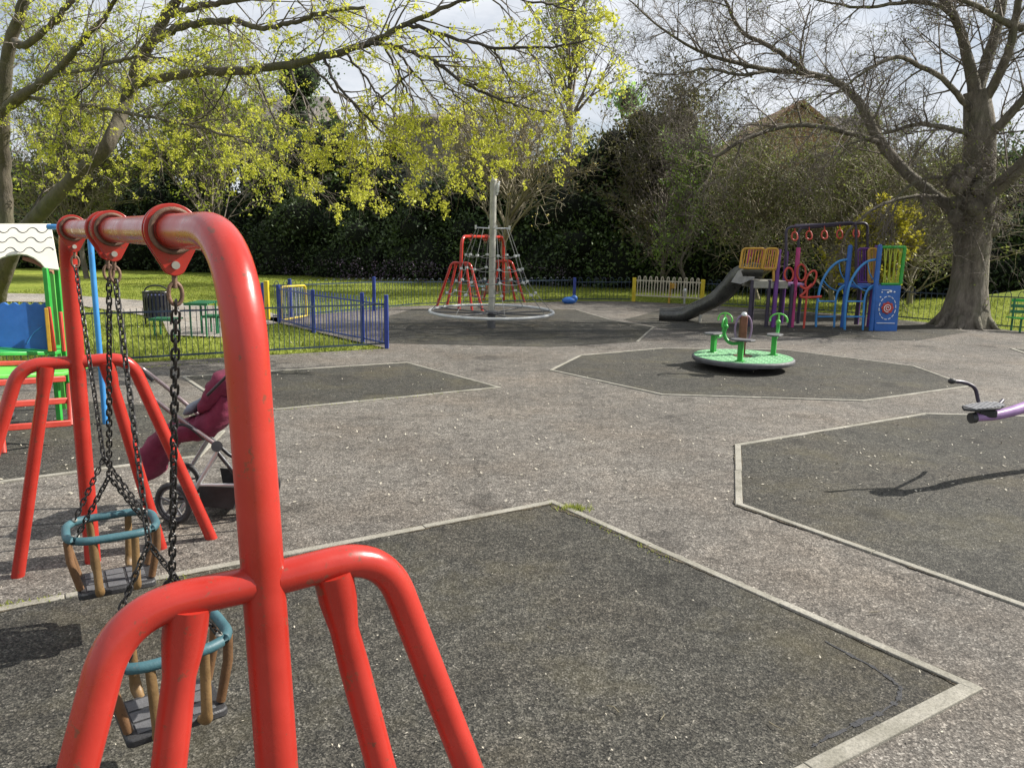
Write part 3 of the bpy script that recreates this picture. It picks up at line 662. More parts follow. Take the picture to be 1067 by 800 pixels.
# ------------------------------------------------------------------ CLIMBING UNIT WITH SLIDE
def climbing_unit():
    d0=14.9; o=G(855,336); t=thing('climbing_unit','multicoloured play tower unit with a steel slide and overhead rings','climbing unit',(o[0],o[1],0))
    Yp=lambda px,py,d=d0: Y(px,py,d)
    def post(px,ptop,d,mat,r=.035,name='post'):
        a=Yp(px,ptop,d); return MB().cyl((a[0],a[1],-.02),a,r,14).build(name,mat,t)
    zd=Yp(850,295)[2]
    # slide: trough swept from deck to run-out
    cp=[Yp(794,283,14.9),Yp(781,282,14.95),Yp(770,287,15.05),Yp(761,299,15.15),Yp(749,310,15.3),Yp(732,319,15.45),Yp(715,326.5,15.6),Yp(700,329,15.65),Yp(687,328.5,15.7)]
    C_=catmull(cp,8); V=[];po=[(.235*math.cos(a),.02+.175*math.sin(a)) for a in np.linspace(R(38),R(-218),8)]; prof=po+[(x*.86,.02+(y-.02)*.84) for x,y in po[::-1]]
    C_=np.array(C_); T=np.gradient(C_,axis=0); T/=np.linalg.norm(T,axis=1,keepdims=True); np_=len(prof)
    for p,tt in zip(C_,T):
        s=np.cross(tt,(0,0,1)); s/=np.linalg.norm(s); u=np.cross(s,tt)
        for a,b_ in prof: V.append(p+s*a+u*b_)
    Fc=[(i*np_+k,i*np_+(k+1)%np_,(i+1)*np_+(k+1)%np_,(i+1)*np_+k) for i in range(len(C_)-1) for k in range(np_)]
    m=MB(); m.add(V,Fc,True); n=len(C_)
    for e in (0,n-1):
        for k in range(7): m.Fc.append([e*np_+k,e*np_+k+1,e*np_+14-k,e*np_+15-k]); m.sm.append(False)
    sl=m.build('slide',SLIDE,t)
    for e in (0,7): MB().tube([V[i*np_+e]*.5+V[i*np_+(15 if e==0 else 8)]*.5 for i in range(n)],.024,8).build('slide_rim',SLIDE,sl)
    hood=[Yp(790,277,14.75),Yp(778,276,14.75),Yp(769,283,14.8),Yp(762,294,14.85),Yp(772,296,14.85),Yp(786,290,14.8)]
    MB().prism(hood,(0,.02,0)).build('slide_hood',STEEL,t); 
    a=Yp(730,322,15.4); MB().cyl((a[0],a[1],-.01),(a[0],a[1],a[2]-.06),.03,10).build('slide_leg',POLE,t)
    # deck at slide head
    z1=Yp(790,296)[2]; xa=Yp(782,296)[0]; xb=Yp(818,296)[0]
    MB().box(((xa+xb)/2,15.1,z1),(xb-xa,.75,.14)).build('deck',paint('cream_deck',(.30,.29,.24),.6,.3),t,bevel=.01)
    post(784,292,14.75,DPOST); post(802,292,14.75,DPOST); post(786,292,15.5,DPOST)
    # amber barrier panels
    def railpanel(p,dm,mat,bars,name='barrier_panel',r=.022,rb=.011):
        """p: four pixel corners tl,tr,br,bl"""
        A,B,D_,E_=[Yp(x,y,dm) for x,y in p]; m=MB(); m.tube(fillet([E_,A,B,D_],.07,5),r,10); m.tube([E_,D_],r*.8,8)
        for k in range(1,bars): s=k/bars; m.tube([A+(B-A)*s,E_+(D_-E_)*s],rb,6)
        return m.build(name,mat,t)
    railpanel([(774,259),(797,259),(793,280),(771,279)],14.7,YELO,8); railpanel([(798,259),(811,259),(808,280),(794,280)],14.66,YELO,6)
    railpanel([(780,260),(812,260),(812,279),(779,279)],15.5,MAG,9)
    MB().bar(Yp(796,281,14.7),Yp(809,281,14.7),.04,.03).bar(Yp(806,281,14.7),Yp(806,293,14.7),.05,.04).build('barrier_foot',YELO,t,bevel=.005)
    # purple towers and overhead bar
    for px,tp,d,mt in ((812,260,14.7,PURP),(832,258,14.75,MAG),(820,262,15.5,PURP)): post(px,tp,d,mt,.04)
    for px,d in ((808,14.72),(826,14.72),(815,15.5),(835,15.45)):
        a=Yp(px,296,d); MB().cyl((a[0],a[1],-.02),a,.034,12).build('post',DPOST,t)
    MB().box(((Yp(812,296)[0]+Yp(836,296)[0])/2,15.1,z1+.01),(Yp(836,296)[0]-Yp(812,296)[0],.74,.05)).build('bridge_deck',LIL,t,bevel=.01)
    for pl,pr,d in ((819,892,14.8),(832,904,15.5)):
        yt=(237,231.5) if d<15 else (238,232)
        P=fillet([Yp(pl,290,d),Yp(pl,yt[0],d),Yp(pr,yt[1],d),Yp(pr,300,d)],.12,6)
        MB().tube(P,.026,12).build('overhead_hoop',DPOST,t)
    for (px,py) in ((828,247),(843,246),(859,245.5),(875,245),(892,244)):
        c=Yp(px,py,15.15); top=Yp(px,234.5,15.15); m=MB()
        m.tube([c+[.055*math.cos(a),.0+.03*math.sin(a),.065*math.sin(a)+ (.025 if math.sin(a)>.6 else 0)] for a in np.linspace(0,6.283,18,endpoint=False)],.016,8,closed=True); m.tube([c+[0,0,.09],top],.008,6)
        m.build('hand_ring',REDF,t)
    MB().tube([Yp(828,234.8,15.15),Yp(893,232.6,15.15)],.02,8).build('ring_rail',DPOST,t)
    # red loops climber
    for cx,cy,rx,rz_ in ((822,286,4.5,7),(835,284,4.5,8.5),(845,291,5,9)):
        P=[Yp(cx+rx*math.cos(a)+ (3*math.sin(a) if cx>840 else 0),cy-rz_*math.sin(a),14.7) for a in np.linspace(0,2*math.pi,20,endpoint=False)]
        MB().tube(P,.019,8,closed=True).build('climbing_loop',REDF,t)
    P=catmull([Yp(834,298,14.7),Yp(840,301,14.6),Yp(846,296,14.6),Yp(838,305,14.6),Yp(834,309,14.6),Yp(842,310,14.6),Yp(856,309,14.6)],6); MB().tube(P,.024,8).build('climbing_loop',REDF,t)
    a=Yp(841,303,14.6); MB().cyl((a[0],a[1],-.02),a,.022,8).build('climbing_loop_post',REDF,t)
    # blue arch climbers
    for (x0,x1,d) in ((851,886,14.9),(881,916,14.5)):
        A=[(x1,270),(x1-12,272.5),(x1-22,281),(x1-30,295),(x1-34,312),(x1-35.5,330),(x1-36,347 if d<14.7 else 344)]
        MB().tube(catmull([Yp(x,y,d) for x,y in A],6),.023,10).build('arch_stringer',LBLUE,t)
        B=[(x1-1,296),(x1-9,299),(x1-14,307),(x1-16,322),(x1-17,345 if d<14.7 else 343)]
        MB().tube(catmull([Yp(x,y,d) for x,y in B],6),.020,10).build('arch_stringer',LBLUE,t)
        for yy in (314,330): MB().tube([Yp(x1-34,yy,d),Yp(x1-15,yy,d)],.016,8).build('rung',LBLUE,t)
        MB().tube(catmull([Yp(x1-12,273,d),Yp(x1-10,284,d),Yp(x1-6,291,d),Yp(x1,295,d)],5),.011,8).build('spoke',LBLUE,t)
        MB().tube(catmull([Yp(x1-29,291,d),Yp(x1-22,299,d),Yp(x1-13,303,d),Yp(x1-6,299,d)],5),.011,8).build('spoke',LBLUE,t)
    # right tower
    for px,tp,d,mt in ((886,257.5,14.9,BLUE),(917,257,14.45,BLUE),(913,257,15.1,PURP),(901,259,15.5,PURP)): 
        post(px,tp,d,mt,.045 if mt is BLUE else .03); a=Yp(px,tp,d); MB().ball(a,.045 if mt is BLUE else .03,12).build('post_cap',mt,t)
    for px,d in ((884,14.9),(896,15.5),(904,15.3),(912.5,14.5)):
        a=Yp(px,296,d); MB().cyl((a[0],a[1],-.02),a,.036,12).build('post',DPOST,t)
    x0=Yp(884,296)[0]; x1=Yp(938,296,14.5)[0]; MB().box(((x0+x1)/2,14.98,z1),(x1-x0,.8,.05)).build('tower_deck',BLUE,t,bevel=.01)
    railpanel([(894,259),(912,259),(912,294),(894,294)],15.45,PURP,7)
    railpanel([(905,259),(914,259),(914,294),(905,294)],15.0,YELO,4)
    A,B,D_,E_=[Yp(x,y,14.45) for x,y in ((919,257.5),(943,257.5),(938,296),(918,296))]
    m=MB(); m.tube([A,B],.028,10); m.tube([B,D_],.034,10); m.tube([E_,D_],.024,8); m.build('barrier_frame',GREEN,t)
    m=MB()
    for k in range(1,9):
        s=k/9; s2=s+(.12 if k%2 else -.12); s2=min(max(s2,.03),.97)
        m.tube([A+(B-A)*s,E_+(D_-E_)*s2],.010,6); m.tube([A+(B-A)*s2,E_+(D_-E_)*s],.010,6)
    m.build('barrier_bars',paint('yellow_green_paint',(.36,.42,.03),.4,.2),t)
    # blue play panel
    pc=[Yp(x,y,14.40) for x,y in ((913,297.5),(939,297.5),(934.5,345),(911,345))]
    MB().prism(pc,(0,.03,0)).build('play_panel',BLUE,t,bevel=.004)
    f=-.006
    c=(pc[0]+pc[1]+pc[2]+pc[3])/4+[.0,f,.01]; w=MB()
    for k in range(14):
        a0=2*math.pi*k/14; MB().tube([c+[.155*math.cos(a),0,.215*math.sin(a)] for a in np.linspace(a0,a0+.30,5)],.008,5).build('dial_dash',WPAINT,t)
    for dx,dz,s in ((-.02,.29,.018),(.03,.31,.022),(.10,.30,.014),(-.13,.29,.012),(-.15,.20,.012)): MB().ball(c+[dx,-.002,dz],s,8,(1.3,.3,1)).build('dial_spot',WPAINT,t)
    MB().tube([c+[.02,0,.335],c+[-.14,0,.33]],.005,5).build('dial_line',WPAINT,t)
    MB().tube([c+[-.17,0,-.285],c+[.17,0,-.285]],.007,5).build('dial_line',WPAINT,t)
    w=MB(); w.cyl(c+[0,.004,0],c+[0,-.014,0],.10,22); 
    for k in range(8): a=k*.785; w.ball(c+[.085*math.cos(a),-.006,.085*math.sin(a)],.034,8,(1,.3,1))
    w.build('dial_flower',REDF,t)
    MB().tube([c+[ (.015+.008*q)*math.cos(q*1.4),-.022,(.015+.008*q)*math.sin(q*1.4)] for q in np.linspace(0,8,24)],.007,5).build('dial_swirl',WPAINT,t)
climbing_unit()

# ------------------------------------------------------------------ PLAYHOUSE (left)
def playhouse():
    d=6.3; o=G(20,433); t=thing('playhouse','small playhouse with a cream wavy-tiled roof front, blue counter and green posts','playhouse',(o[0],o[1],0))
    Yp=lambda px,py,dd=d: Y(px,py,dd+(min(px,62)-60)*.005)
    def onplane(px,py,P0,N):
        N=np.array(N,float); dr=ray(px,py); return EYE+dr*(np.dot(P0-EYE,N)/np.dot(dr,N))
    N1=np.array([.42,-.74,.53]); N1/=np.linalg.norm(N1); P1=Y(61.5,281,d)
    def roof(off):
        z=[(-70,233),(53,233),(61.5,281),(47,279.5)]+[(x,y) for x,y in ((42,273.5),(35,268.5),(28,265.5),(20,264.5),(10,265.5),(2,268),(-6,272),(-14,278),(-20,281.5))]+[(-78,281.5)]
        return [onplane(x,y,P1,N1)+np.array(off) for x,y in z]
    r=MB().prism(roof((0,0,0)),-N1*.02).build('roof_panel',WHITE,t,bevel=.003)
    m=MB()
    for base,x0,x1 in ((240,-66,53.5),(250,-68,55),(260.5,-70,56.5)):
        pts=[]
        for x in np.arange(x0,x1,1.2):
            ph=(x+6+(base-240)*.15)/20*2*math.pi; pts.append(onplane(x,base-2.6*np.sign(math.cos(ph))*abs(math.cos(ph))**.7,P1,N1)+N1*.001)
        m.tube(pts,.0035,5)
    m.build('tile_line',INK,r)
    back=[onplane(x,y,P1,N1)-N1*.022+np.array([0,.035,-.012]) for x,y in ((20,264.5),(28,265.5),(35,268.5),(42,273.5),(47,279.5),(47,281),(38,275),(30,270.5),(20,268))]
    MB().prism(back,(0,.12,-.03)).build('roof_rib',paint('brown_panel',(.22,.10,.05),.6,.3),t)
    N2=np.array([.5,-.866,0.])
    for px,dd,mt in ((47.5,d+.03,GREEN),(54.5,d+.5,LGREEN),(59.5,d+.06,GREEN)):
        a=Yp(px,279,dd); MB().box((a[0],a[1],a[2]/2),(.038,.038,a[2])).build('post',mt,t,bevel=.004)
    # blue counter panel with wavy top
    pts=[]
    for x in np.arange(-74,49.6,1.5): pts.append(onplane(x,316.5-1.3*math.cos((x-3)/11*2*math.pi),Y(50,366,d-.04),N2))
    m=MB().prism([onplane(49.5,366,Y(50,366,d-.04),N2),onplane(-74,367,Y(50,366,d-.04),N2)]+pts,(0,.022,0)); cp=m.build('counter_panel',BLUE,t)
    MB().tube([onplane(*q,Y(50,366,d-.04),N2)+N2*.001 for q in ((28,358),(32,351),(36,346),(44,340))],.004,5).build('scratch',LBLUE,cp)
    m=MB()
    m.prism([Yp(-80,372,d-.05),Yp(57,370,d-.05),Yp(57,370,d-.05)+[0,.4,0],Yp(-80,372,d-.05)+[0,.4,0]],(0,0,.03)); m.build('counter_shelf',GREEN,t,bevel=.004)
    MB().bar(Yp(-80,380.5,d-.1),Yp(68,377,d-.1),.03,.035).build('rail',REDF,t,bevel=.005)
    m=MB(); A=Yp(-80,398,5.95);B=Yp(66,392,5.95); m.prism([A,B,B+[0,.45,0],A+[0,.45,0]],(0,0,.03)); m.build('seat_board',LGREEN,t,bevel=.005)
    MB().bar(Yp(-80,404,5.9),Yp(68,394.5,5.9),.03,.045).build('rail',REDF,t,bevel=.006)
    MB().bar(Yp(-60,426,5.7),Yp(72,417,5.7),.03,.045).build('rail',REDF,t,bevel=.006)
    MB().bar(Yp(2,446,5.6),Yp(74,440.5,5.6),.03,.045).build('rail',REDF,t,bevel=.006)
    MB().tube([Yp(1,425,5.6),Yp(2,455,5.55),Yp(4,472,5.5)],.02,10).build('ladder_leg',REDF,t)
    MB().tube([Yp(72,400,5.75),Yp(74,443,5.6)],.02,10).build('ladder_leg',REDF,t)
    for (a,b,mt) in (((50.5,320),(57,366),REDF),((48,321),(52,366),YELO),((63,325),(67,366),REDF)): MB().bar(Yp(*a,d-.06),Yp(*b,d-.06),.028,.02).build('side_rail',mt,t,bevel=.004)
    # blue pole
    a=Yp(93,237,6.24); P=fillet([Yp(50,236.5,d+.04),a,(a[0],a[1],-.02)],.03,5); MB().tube(P,.022,12).build('blue_pole',LBLUE,t)
    c=Yp(8,433,5.9); MB().ball(c,.055,12,(1,1,.7)).build('rubber_buffer',RUBBER,t)
playhouse()

# ------------------------------------------------------------------ PUSHCHAIR
def pushchair():
    dn,df=4.06,4.46; o=G(230,552); t=thing('pushchair','burgundy pushchair with black wheels and silver frame, parked behind the near red post','pushchair',(o[0],o[1],0))
    Yp=lambda px,py,dd=dn: Y(px,py,dd)
    def wheel(c,r,wd=.028):
        m=MB(); m.tube([c+[r*.88*math.cos(a)*.97,-r*.24*math.cos(a),r*.88*math.sin(a)] for a in np.linspace(0,2*math.pi,30,endpoint=False)],r*.13,10,closed=True); w=m.build('wheel',RUBBER,t)
        m=MB(); m.tube([c+[r*.72*math.cos(a)*.97,-r*.2*math.cos(a),r*.72*math.sin(a)] for a in np.linspace(0,2*math.pi,26,endpoint=False)],.006,6,closed=True)
        for k in range(5):
            a=k*1.2566+.3; m.tube([c,c+[r*.72*math.cos(a),-r*.2*math.cos(a),r*.72*math.sin(a)]],.0065,6)
        m.cyl(c+[0,-.02,0],c+[0,.02,0],.016,10); m.build('rim',RUBG,w)
    wz=lambda px,py,dd: Yp(px,py,dd)
    for q,dd,r in (((182,541),dn-.02,.118),((194,508),df,.112),((272,517),dn+.14,.10),((277,500),df+.05,.10)):
        c=wz(*q,dd); c[2]=r+.004; wheel(c,r)
    for dd,ox,oy in ((dn,0,0),(df,-8,-22)):
        m=MB(); m.tube([Yp(228+ox,462+oy*.6,dd),Yp(226+ox*.9,472+oy*.8,dd),Yp(206+ox*.6,505+oy,dd),Yp(186+ox*.2,536+oy*1.1,dd)],[.014,.014,.013,.012],12); m.build('frame_leg',STEEL,t)
        MB().tube([Yp(226+ox,470+oy*.7,dd),Yp(246+ox,495+oy,dd),Yp(282,512+oy*.6,dd+.1)],.012,10).build('frame_leg',BLK,t)
    MB().tube([Yp(186,534,dn),Yp(196,512,df)],.010,8).tube([Yp(186,518,dn+.1),Yp(240,526,dn+.1),Yp(285,517,dn+.14)],.012,8).build('axle',BLK,t)
    # under-seat basket
    bk=[Yp(206,506,dn+.05),Yp(210,527,dn+.05),Yp(243,530,dn+.05),Yp(250,508,dn+.05)]
    m=MB().prism(bk,(0,.012,0)); m.prism([p+[0,.33,0] for p in bk],(0,.012,0)); m.bar(bk[1]+[0,.17,0],bk[2]+[0,.17,0],.33,.012); m.build('basket',BLK,t)
    m=MB(); m.tube([Yp(203,505,dn),Yp(252,505,dn)],.009,8); m.build('basket_frame',STEEL,t)
    # handle
    MB().tube(fillet([Yp(226,464,dn),Yp(176,428,dn),Yp(146,404,dn),Yp(139,386,dn+.2),Yp(146,382,df),Yp(172,402,df),Yp(214,438,df)],.05,5),.0125,12).build('handle',ALU,t)
    MB().tube([Yp(160,396,df-.005),Yp(145,383,df-.005)],.016,10).tube([Yp(150,408,dn-.003),Yp(143,400,dn+.02),Yp(139,386,dn+.2)],.016,10).build('handle_grip',BLK,t)
    MB().cyl(Yp(226,465,dn-.025),Yp(226,465,dn+.03),.030,18).cyl(Yp(218,445,df-.03),Yp(218,445,df+.03),.028,18).build('hinge',BLK,t)
    # footmuff, seat shell and hood as soft bodies
    def soft(name,pts,rad,mat,w=.17,dd=(dn+df)/2):
        m=MB(); P=catmull([Yp(x,y,dd) for x,y in pts],6); n=len(P); rr=np.interp(np.linspace(0,1,n),np.linspace(0,1,len(rad)),rad)
        P=np.array(P);T=np.gradient(P,axis=0);T/=np.linalg.norm(T,axis=1,keepdims=True); V=[];S=20
        for i in range(n):
            u=np.cross(T[i],(0,1,0)); u/=np.linalg.norm(u)
            for k in range(S):
                a=2*math.pi*k/S; cc,ss=math.cos(a),math.sin(a); wr=1+.10*math.sin(i*1.9+k*.9)+.07*math.sin(k*2.7+i*1.3)+.06*math.sin(i*3.7)
                V.append(P[i]+u*rr[i]*np.sign(cc)*abs(cc)**.8*wr+np.array([0,1,0])*w*min(1,rr[i]/.04)*np.sign(ss)*abs(ss)**.7)
        m.add(V,[(i*S+k,i*S+(k+1)%S,(i+1)*S+(k+1)%S,(i+1)*S+k) for i in range(n-1) for k in range(S)],True)
        m.Fc.append(list(range(S))[::-1]); m.Fc.append([(n-1)*S+k for k in range(S)]); m.sm+= [True,True]
        o=m.build(name,mat,t); o.data.set_sharp_from_angle(angle=R(180)); return o
    soft('footmuff',[(148,493),(156,489),(164,470),(178,452),(196,446)],[.012,.062,.072,.060,.048],FABRIC,.15)
    soft('seat_liner',[(182,446),(200,446),(220,440),(236,424),(244,408)],[.03,.060,.070,.068,.04],FABRIC,.17)
    soft('hood',[(214,426),(228,412),(240,398),(262,392)],[.022,.062,.085,.04],FABRIC,.18)
    soft('rain_pouch',[(194,430),(203,424),(212,416)],[.012,.03,.014],GREYF,.14)
    MB().tube(catmull([Yp(171,449,dn),Yp(184,443,dn),Yp(196,444,dn-.01),Yp(214,458,dn)],5),.009,8).build('bumper_bar',BLK,t)
    MB().tube([Yp(216,412,dn-.01),Yp(240,388,dn-.01),Yp(262,376,dn)],.008,8).build('hood_bar',BLK,t)
pushchair()

# ------------------------------------------------------------------ FENCES
def hz(px): return 247.4+ (px-536)*math.tan(ROLL)
def ztop(base,ytop): h=hz(base[0]); return H*(1-(ytop-h)/(base[1]-h))
def fence(label,posts,bays,pmat,rmat,spacing,bow=True,rr=.0045,postw=.05,rail=(.14,.84)):
    """posts: (px,py_base,py_top); straight bays between given corner list"""
    A=G(*bays[0][0]); t=thing('railing_fence',label,'fence',(A[0],A[1],0))
    for i,(px,py,yt) in enumerate(posts):
        if px is None: continue
        a=G(px,py); z=ztop((px,py),yt); MB().box((a[0],a[1],z/2),(postw,postw,z)).build('post',pmat,t,bevel=.006)
    for (q0,q1,z0,z1) in bays:
        a=G(*q0);b=G(*q1); a[2]=b[2]=0; d=b-a; L=np.linalg.norm(d[:2]); m=MB(); n=max(2,int(L/spacing)); n+=n%2
        for f in rail: m.bar(a+d*.003+[0,0,z0*f],b-d*.003+[0,0,z1*f],.012,.022)
        for k in range(0,n,1):
            s=(k+.5)/n; p=a+d*s; zz=z0+(z1-z0)*s; tz=zz*(rail[1] if bow else .97)
            m.tube([p+[0,0,.05],p+[0,0,tz]],rr,4,cap=False)
            if bow and k%2==0:
                q=a+d*(k+1.5)/n; c=(p+q)/2; w=(q-p)/2
                m.tube([c+w*math.cos(x)+np.array([0,0,zz*rail[1]+(zz*(1-rail[1]))*math.sin(x)]) for x in np.linspace(math.pi,0,6)],rr*1.25,4,cap=False)
        m.build('railing_panel',rmat,t)
    return t
fence('dark railing of thin vertical bars along the grass behind the pushchair',[],[((-120,391),(130,379),.69,.69),((130,379),(403,362.5),.69,.70)],NAVY,RAIL,.068,bow=False,rr=.0042,rail=(.10,.90))
fence('bright blue railing with thick posts running back from the tarmac to the yellow gate',[(403,363,306.5),(378,357,304),(327,347,301),(291,336.5,296),(275,330,294)],
  [((403,363),(378,357),.72,.72),((378,357),(327,347),.72,.72),((327,347),(291,336.5),.72,.72)],NAVY,NAVY,.085,bow=False,rr=.006,postw=.055,rail=(.10,.86))
fence('long dark railing at the back left in front of the sunny lawn',[(303,332,290),(390,324,288)],[((285,333),(303,332),.72,.72),((303,332),(390,324),.72,.70),((390,324),(430,319.5),.70,.63),((430,319.5),(596,314),.63,.62)],NAVY,RAIL,.10,rr=.005,postw=.06,rail=(.10,.88))
fence('dark bow-topped railing at the back between the blue post and the yellow gate posts',[(598,314,289)],[((600,314),(657,314.3),.62,.64)],NAVY,RAIL,.10,rr=.005,postw=.075,rail=(.10,.80))
fence('long dark bow-topped railing at the back right passing in front of the big tree trunk',[(1000,339.5,298.5)],[((734,317.7),(860,326.3),.64,.70),((860,326.3),(1000,339.2),.70,.74),((1000,339.2),(1110,349),.74,.78)],NAVY,RAIL,.11,rr=.0055,postw=.085,rail=(.10,.84))
def gates():
    a=G(660,314.2);b=G(731,317.8); t=thing('park_gate','pale grey bow-topped double gate between yellow posts on the far side','gate',(a[0],a[1],0))
    for q,yt in (((660,314.2),289),((731,317.8),291)): p=G(*q); z=ztop(q,yt); MB().box((p[0],p[1],z/2),(.09,.09,z)).build('post',YEL,t,bevel=.008)
    p=G(697,316); MB().box((p[0],p[1],.27),(.05,.05,.54)).build('post',YELO,t,bevel=.006); MB().box((p[0]+.09,p[1]-.05,.45),(.12,.06,.14)).build('latch_box',YELO,t,bevel=.008)
    d=b-a; m=MB(); 
    for z in (.17,.56): m.bar(a+d*.02+[0,0,z],b-d*.02+[0,0,z],.03,.03)
    n=22
    for k in range(n):
        s=.03+.94*(k+.5)/n; p=a+d*s; m.tube([p+[0,0,.17],p+[0,0,.56]],.014,5)
        if k%2==0:
            q=a+d*(.03+.94*(k+1.5)/n); c=(p+q)/2; w=(q-p)/2*.7
            m.tube([c-w+[0,0,.5]]+[c+w*math.cos(x)+np.array([0,0,.62+.05*math.sin(x)]) for x in np.linspace(math.pi,0,6)]+[c+w+[0,0,.5]],.014,5)
    m.build('gate_panel',paint('cream_paint',(.50,.46,.34),.5,.2),t)
    q=G(279,333); t=thing('yellow_post','thick yellow post left of the open yellow gate','post',(q[0],q[1],0)); MB().box((q[0],q[1],ztop((279,333),292)/2),(.085,.085,ztop((279,333),292))).build('post_shaft',YEL,t,bevel=.01)
    a=G(293,336.5); b=G(319,333); t=thing('side_gate','open yellow-framed gate with pale bars beside the blue post','gate',(a[0],a[1],0))
    A=Y(294,333.5,a[1]);B=Y(319.5,329,b[1]);D_=Y(318,297.5,b[1]);E_=Y(293,299,a[1])
    MB().tube(fillet([A,E_,D_,B],.06,5),.022,10).tube([A,B],.02,8).build('gate_frame',YEL,t)
    m=MB()
    for k in range(1,7): s=k/7; m.tube([A+(B-A)*s,E_+(D_-E_)*s],.010,6)
    m.build('gate_bars',GREYP,t)
    q=G(713,316); t=thing('bollard','thin grey post with a white ball cap behind the slide','bollard',(q[0],q[1],0)); z=ztop((713,316),304)
    MB().cyl((q[0],q[1],-.01),(q[0],q[1],z),.03,12).build('shaft',STEEL,t); MB().ball((q[0],q[1],z+.03),.06,14).build('cap',WPAINT,t)
    q=G(593,316.5); m=MB(); m.ball((q[0],q[1],.08),.17,14,(1.1,.7,.55)).ball((q[0]+.12,q[1],.13),.09,10,(1,.8,1)); 
    o=m.build('carrier_bag',BLUE); tag(o,'crumpled bright blue bag lying at the foot of the far blue post','bag')
gates()

# ------------------------------------------------------------------ PARK FURNITURE
def furniture():
    q=G(165,338); x,y=q[0],q[1]; t=thing('litter_bin','black slatted litter bin with a hoop handle on the lawn','litter bin',(x,y,0))
    zt=ztop((165,338),303); m=MB(); zb=ztop((165,338),331); r=.22
    for k in range(22): a=2*math.pi*k/22; m.bar((x+r*math.cos(a),y+r*.8*math.sin(a),zb),(x+r*math.cos(a),y+r*.8*math.sin(a),zt),.035,.014,upv=(math.cos(a),math.sin(a),0))
    m.build('slats',BLK,t)
    m=MB()
    for z in (zb+.02,zt-.01): m.tube([(x+r*math.cos(a),y+r*.8*math.sin(a),z) for a in np.linspace(0,6.283,28,endpoint=False)],.012,6,closed=True)
    m.build('hoop',BLK,t); MB().cyl((x,y,zb+.02),(x,y,zt-.06),r*.72,20).build('liner',paint('bin_liner',(.05,.06,.16),.5,.3),t)
    for s in (-1,1): MB().tube([(x+s*r,y,0),(x+s*r,y,zt)],.018,8).build('leg',BLK,t)
    MB().tube([(x+r*.9*math.cos(a),y,zt+.10*math.sin(a)) for a in np.linspace(0,math.pi,12)],.013,8).build('handle',BLK,t)
    # picnic table
    q=G(206,350); x,y=q[0],q[1]; t=thing('picnic_table','green steel mesh picnic table with two attached seats on a paved slab','picnic table',(x,y,0)); 
    def top(px0,px1,py,yb,name,w):
        zz=ztop(((px0+px1)/2,yb),py); a=G(px0,yb); b=G(px1,yb); m=MB(); 
        for k in range(6): m.box(((a[0]+b[0])/2,a[1]+w*(k/5-.5)+.1,zz),(b[0]-a[0],w/7.5,.02))
        m.box(((a[0]+b[0])/2,a[1]+.1-w/2-.02,zz-.005),(b[0]-a[0]+.02,.02,.04)); m.build(name,DKGREEN,t)
        for xx in (a[0]+.05,b[0]-.05):
            for yy in (a[1]+.1-w*.4,a[1]+.1+w*.4): MB().cyl((xx,yy,-.02),(xx,yy,zz),.015,8).build('leg',DKGREEN,t)
    top(199,223,315,350,'table_top',.5); top(158,187,332,349,'seat',.25); top(212,232,329,347,'seat',.25)
    # bench right
    q=G(1059,345.5); x,y=q[0],q[1]; t=thing('park_bench','green slatted park bench at the right edge by the railing','bench',(x,y,0))
    u=np.array([.93,-.36,0]); zs=ztop((1059,345.5),331)
    for k,(py) in enumerate((313,319,325)):
        z=ztop((1059,345.5),py); p=np.array([x,y+.18,z]); MB().bar(p-u*.05,p+u*1.5,.02,.06).build('back_slat',DKGREEN if k else GREEN,t,bevel=.004)
    for k in range(3): p=np.array([x,y-.12+k*.1,zs]); MB().bar(p-u*.16,p+u*1.5,.08,.02).build('seat_slat',GREEN,t,bevel=.004)
    for s in (0,1.3): 
        p=np.array([x,y,0])+u*s; MB().tube([p+[0,-.1,0],p+[0,-.1,zs]],.02,8).build('leg',DKGREEN,t); MB().tube([p+[0,.16,0],p+[0,.18,ztop((1059,345.5),311)]],.02,8).build('leg',DKGREEN,t)
furniture()

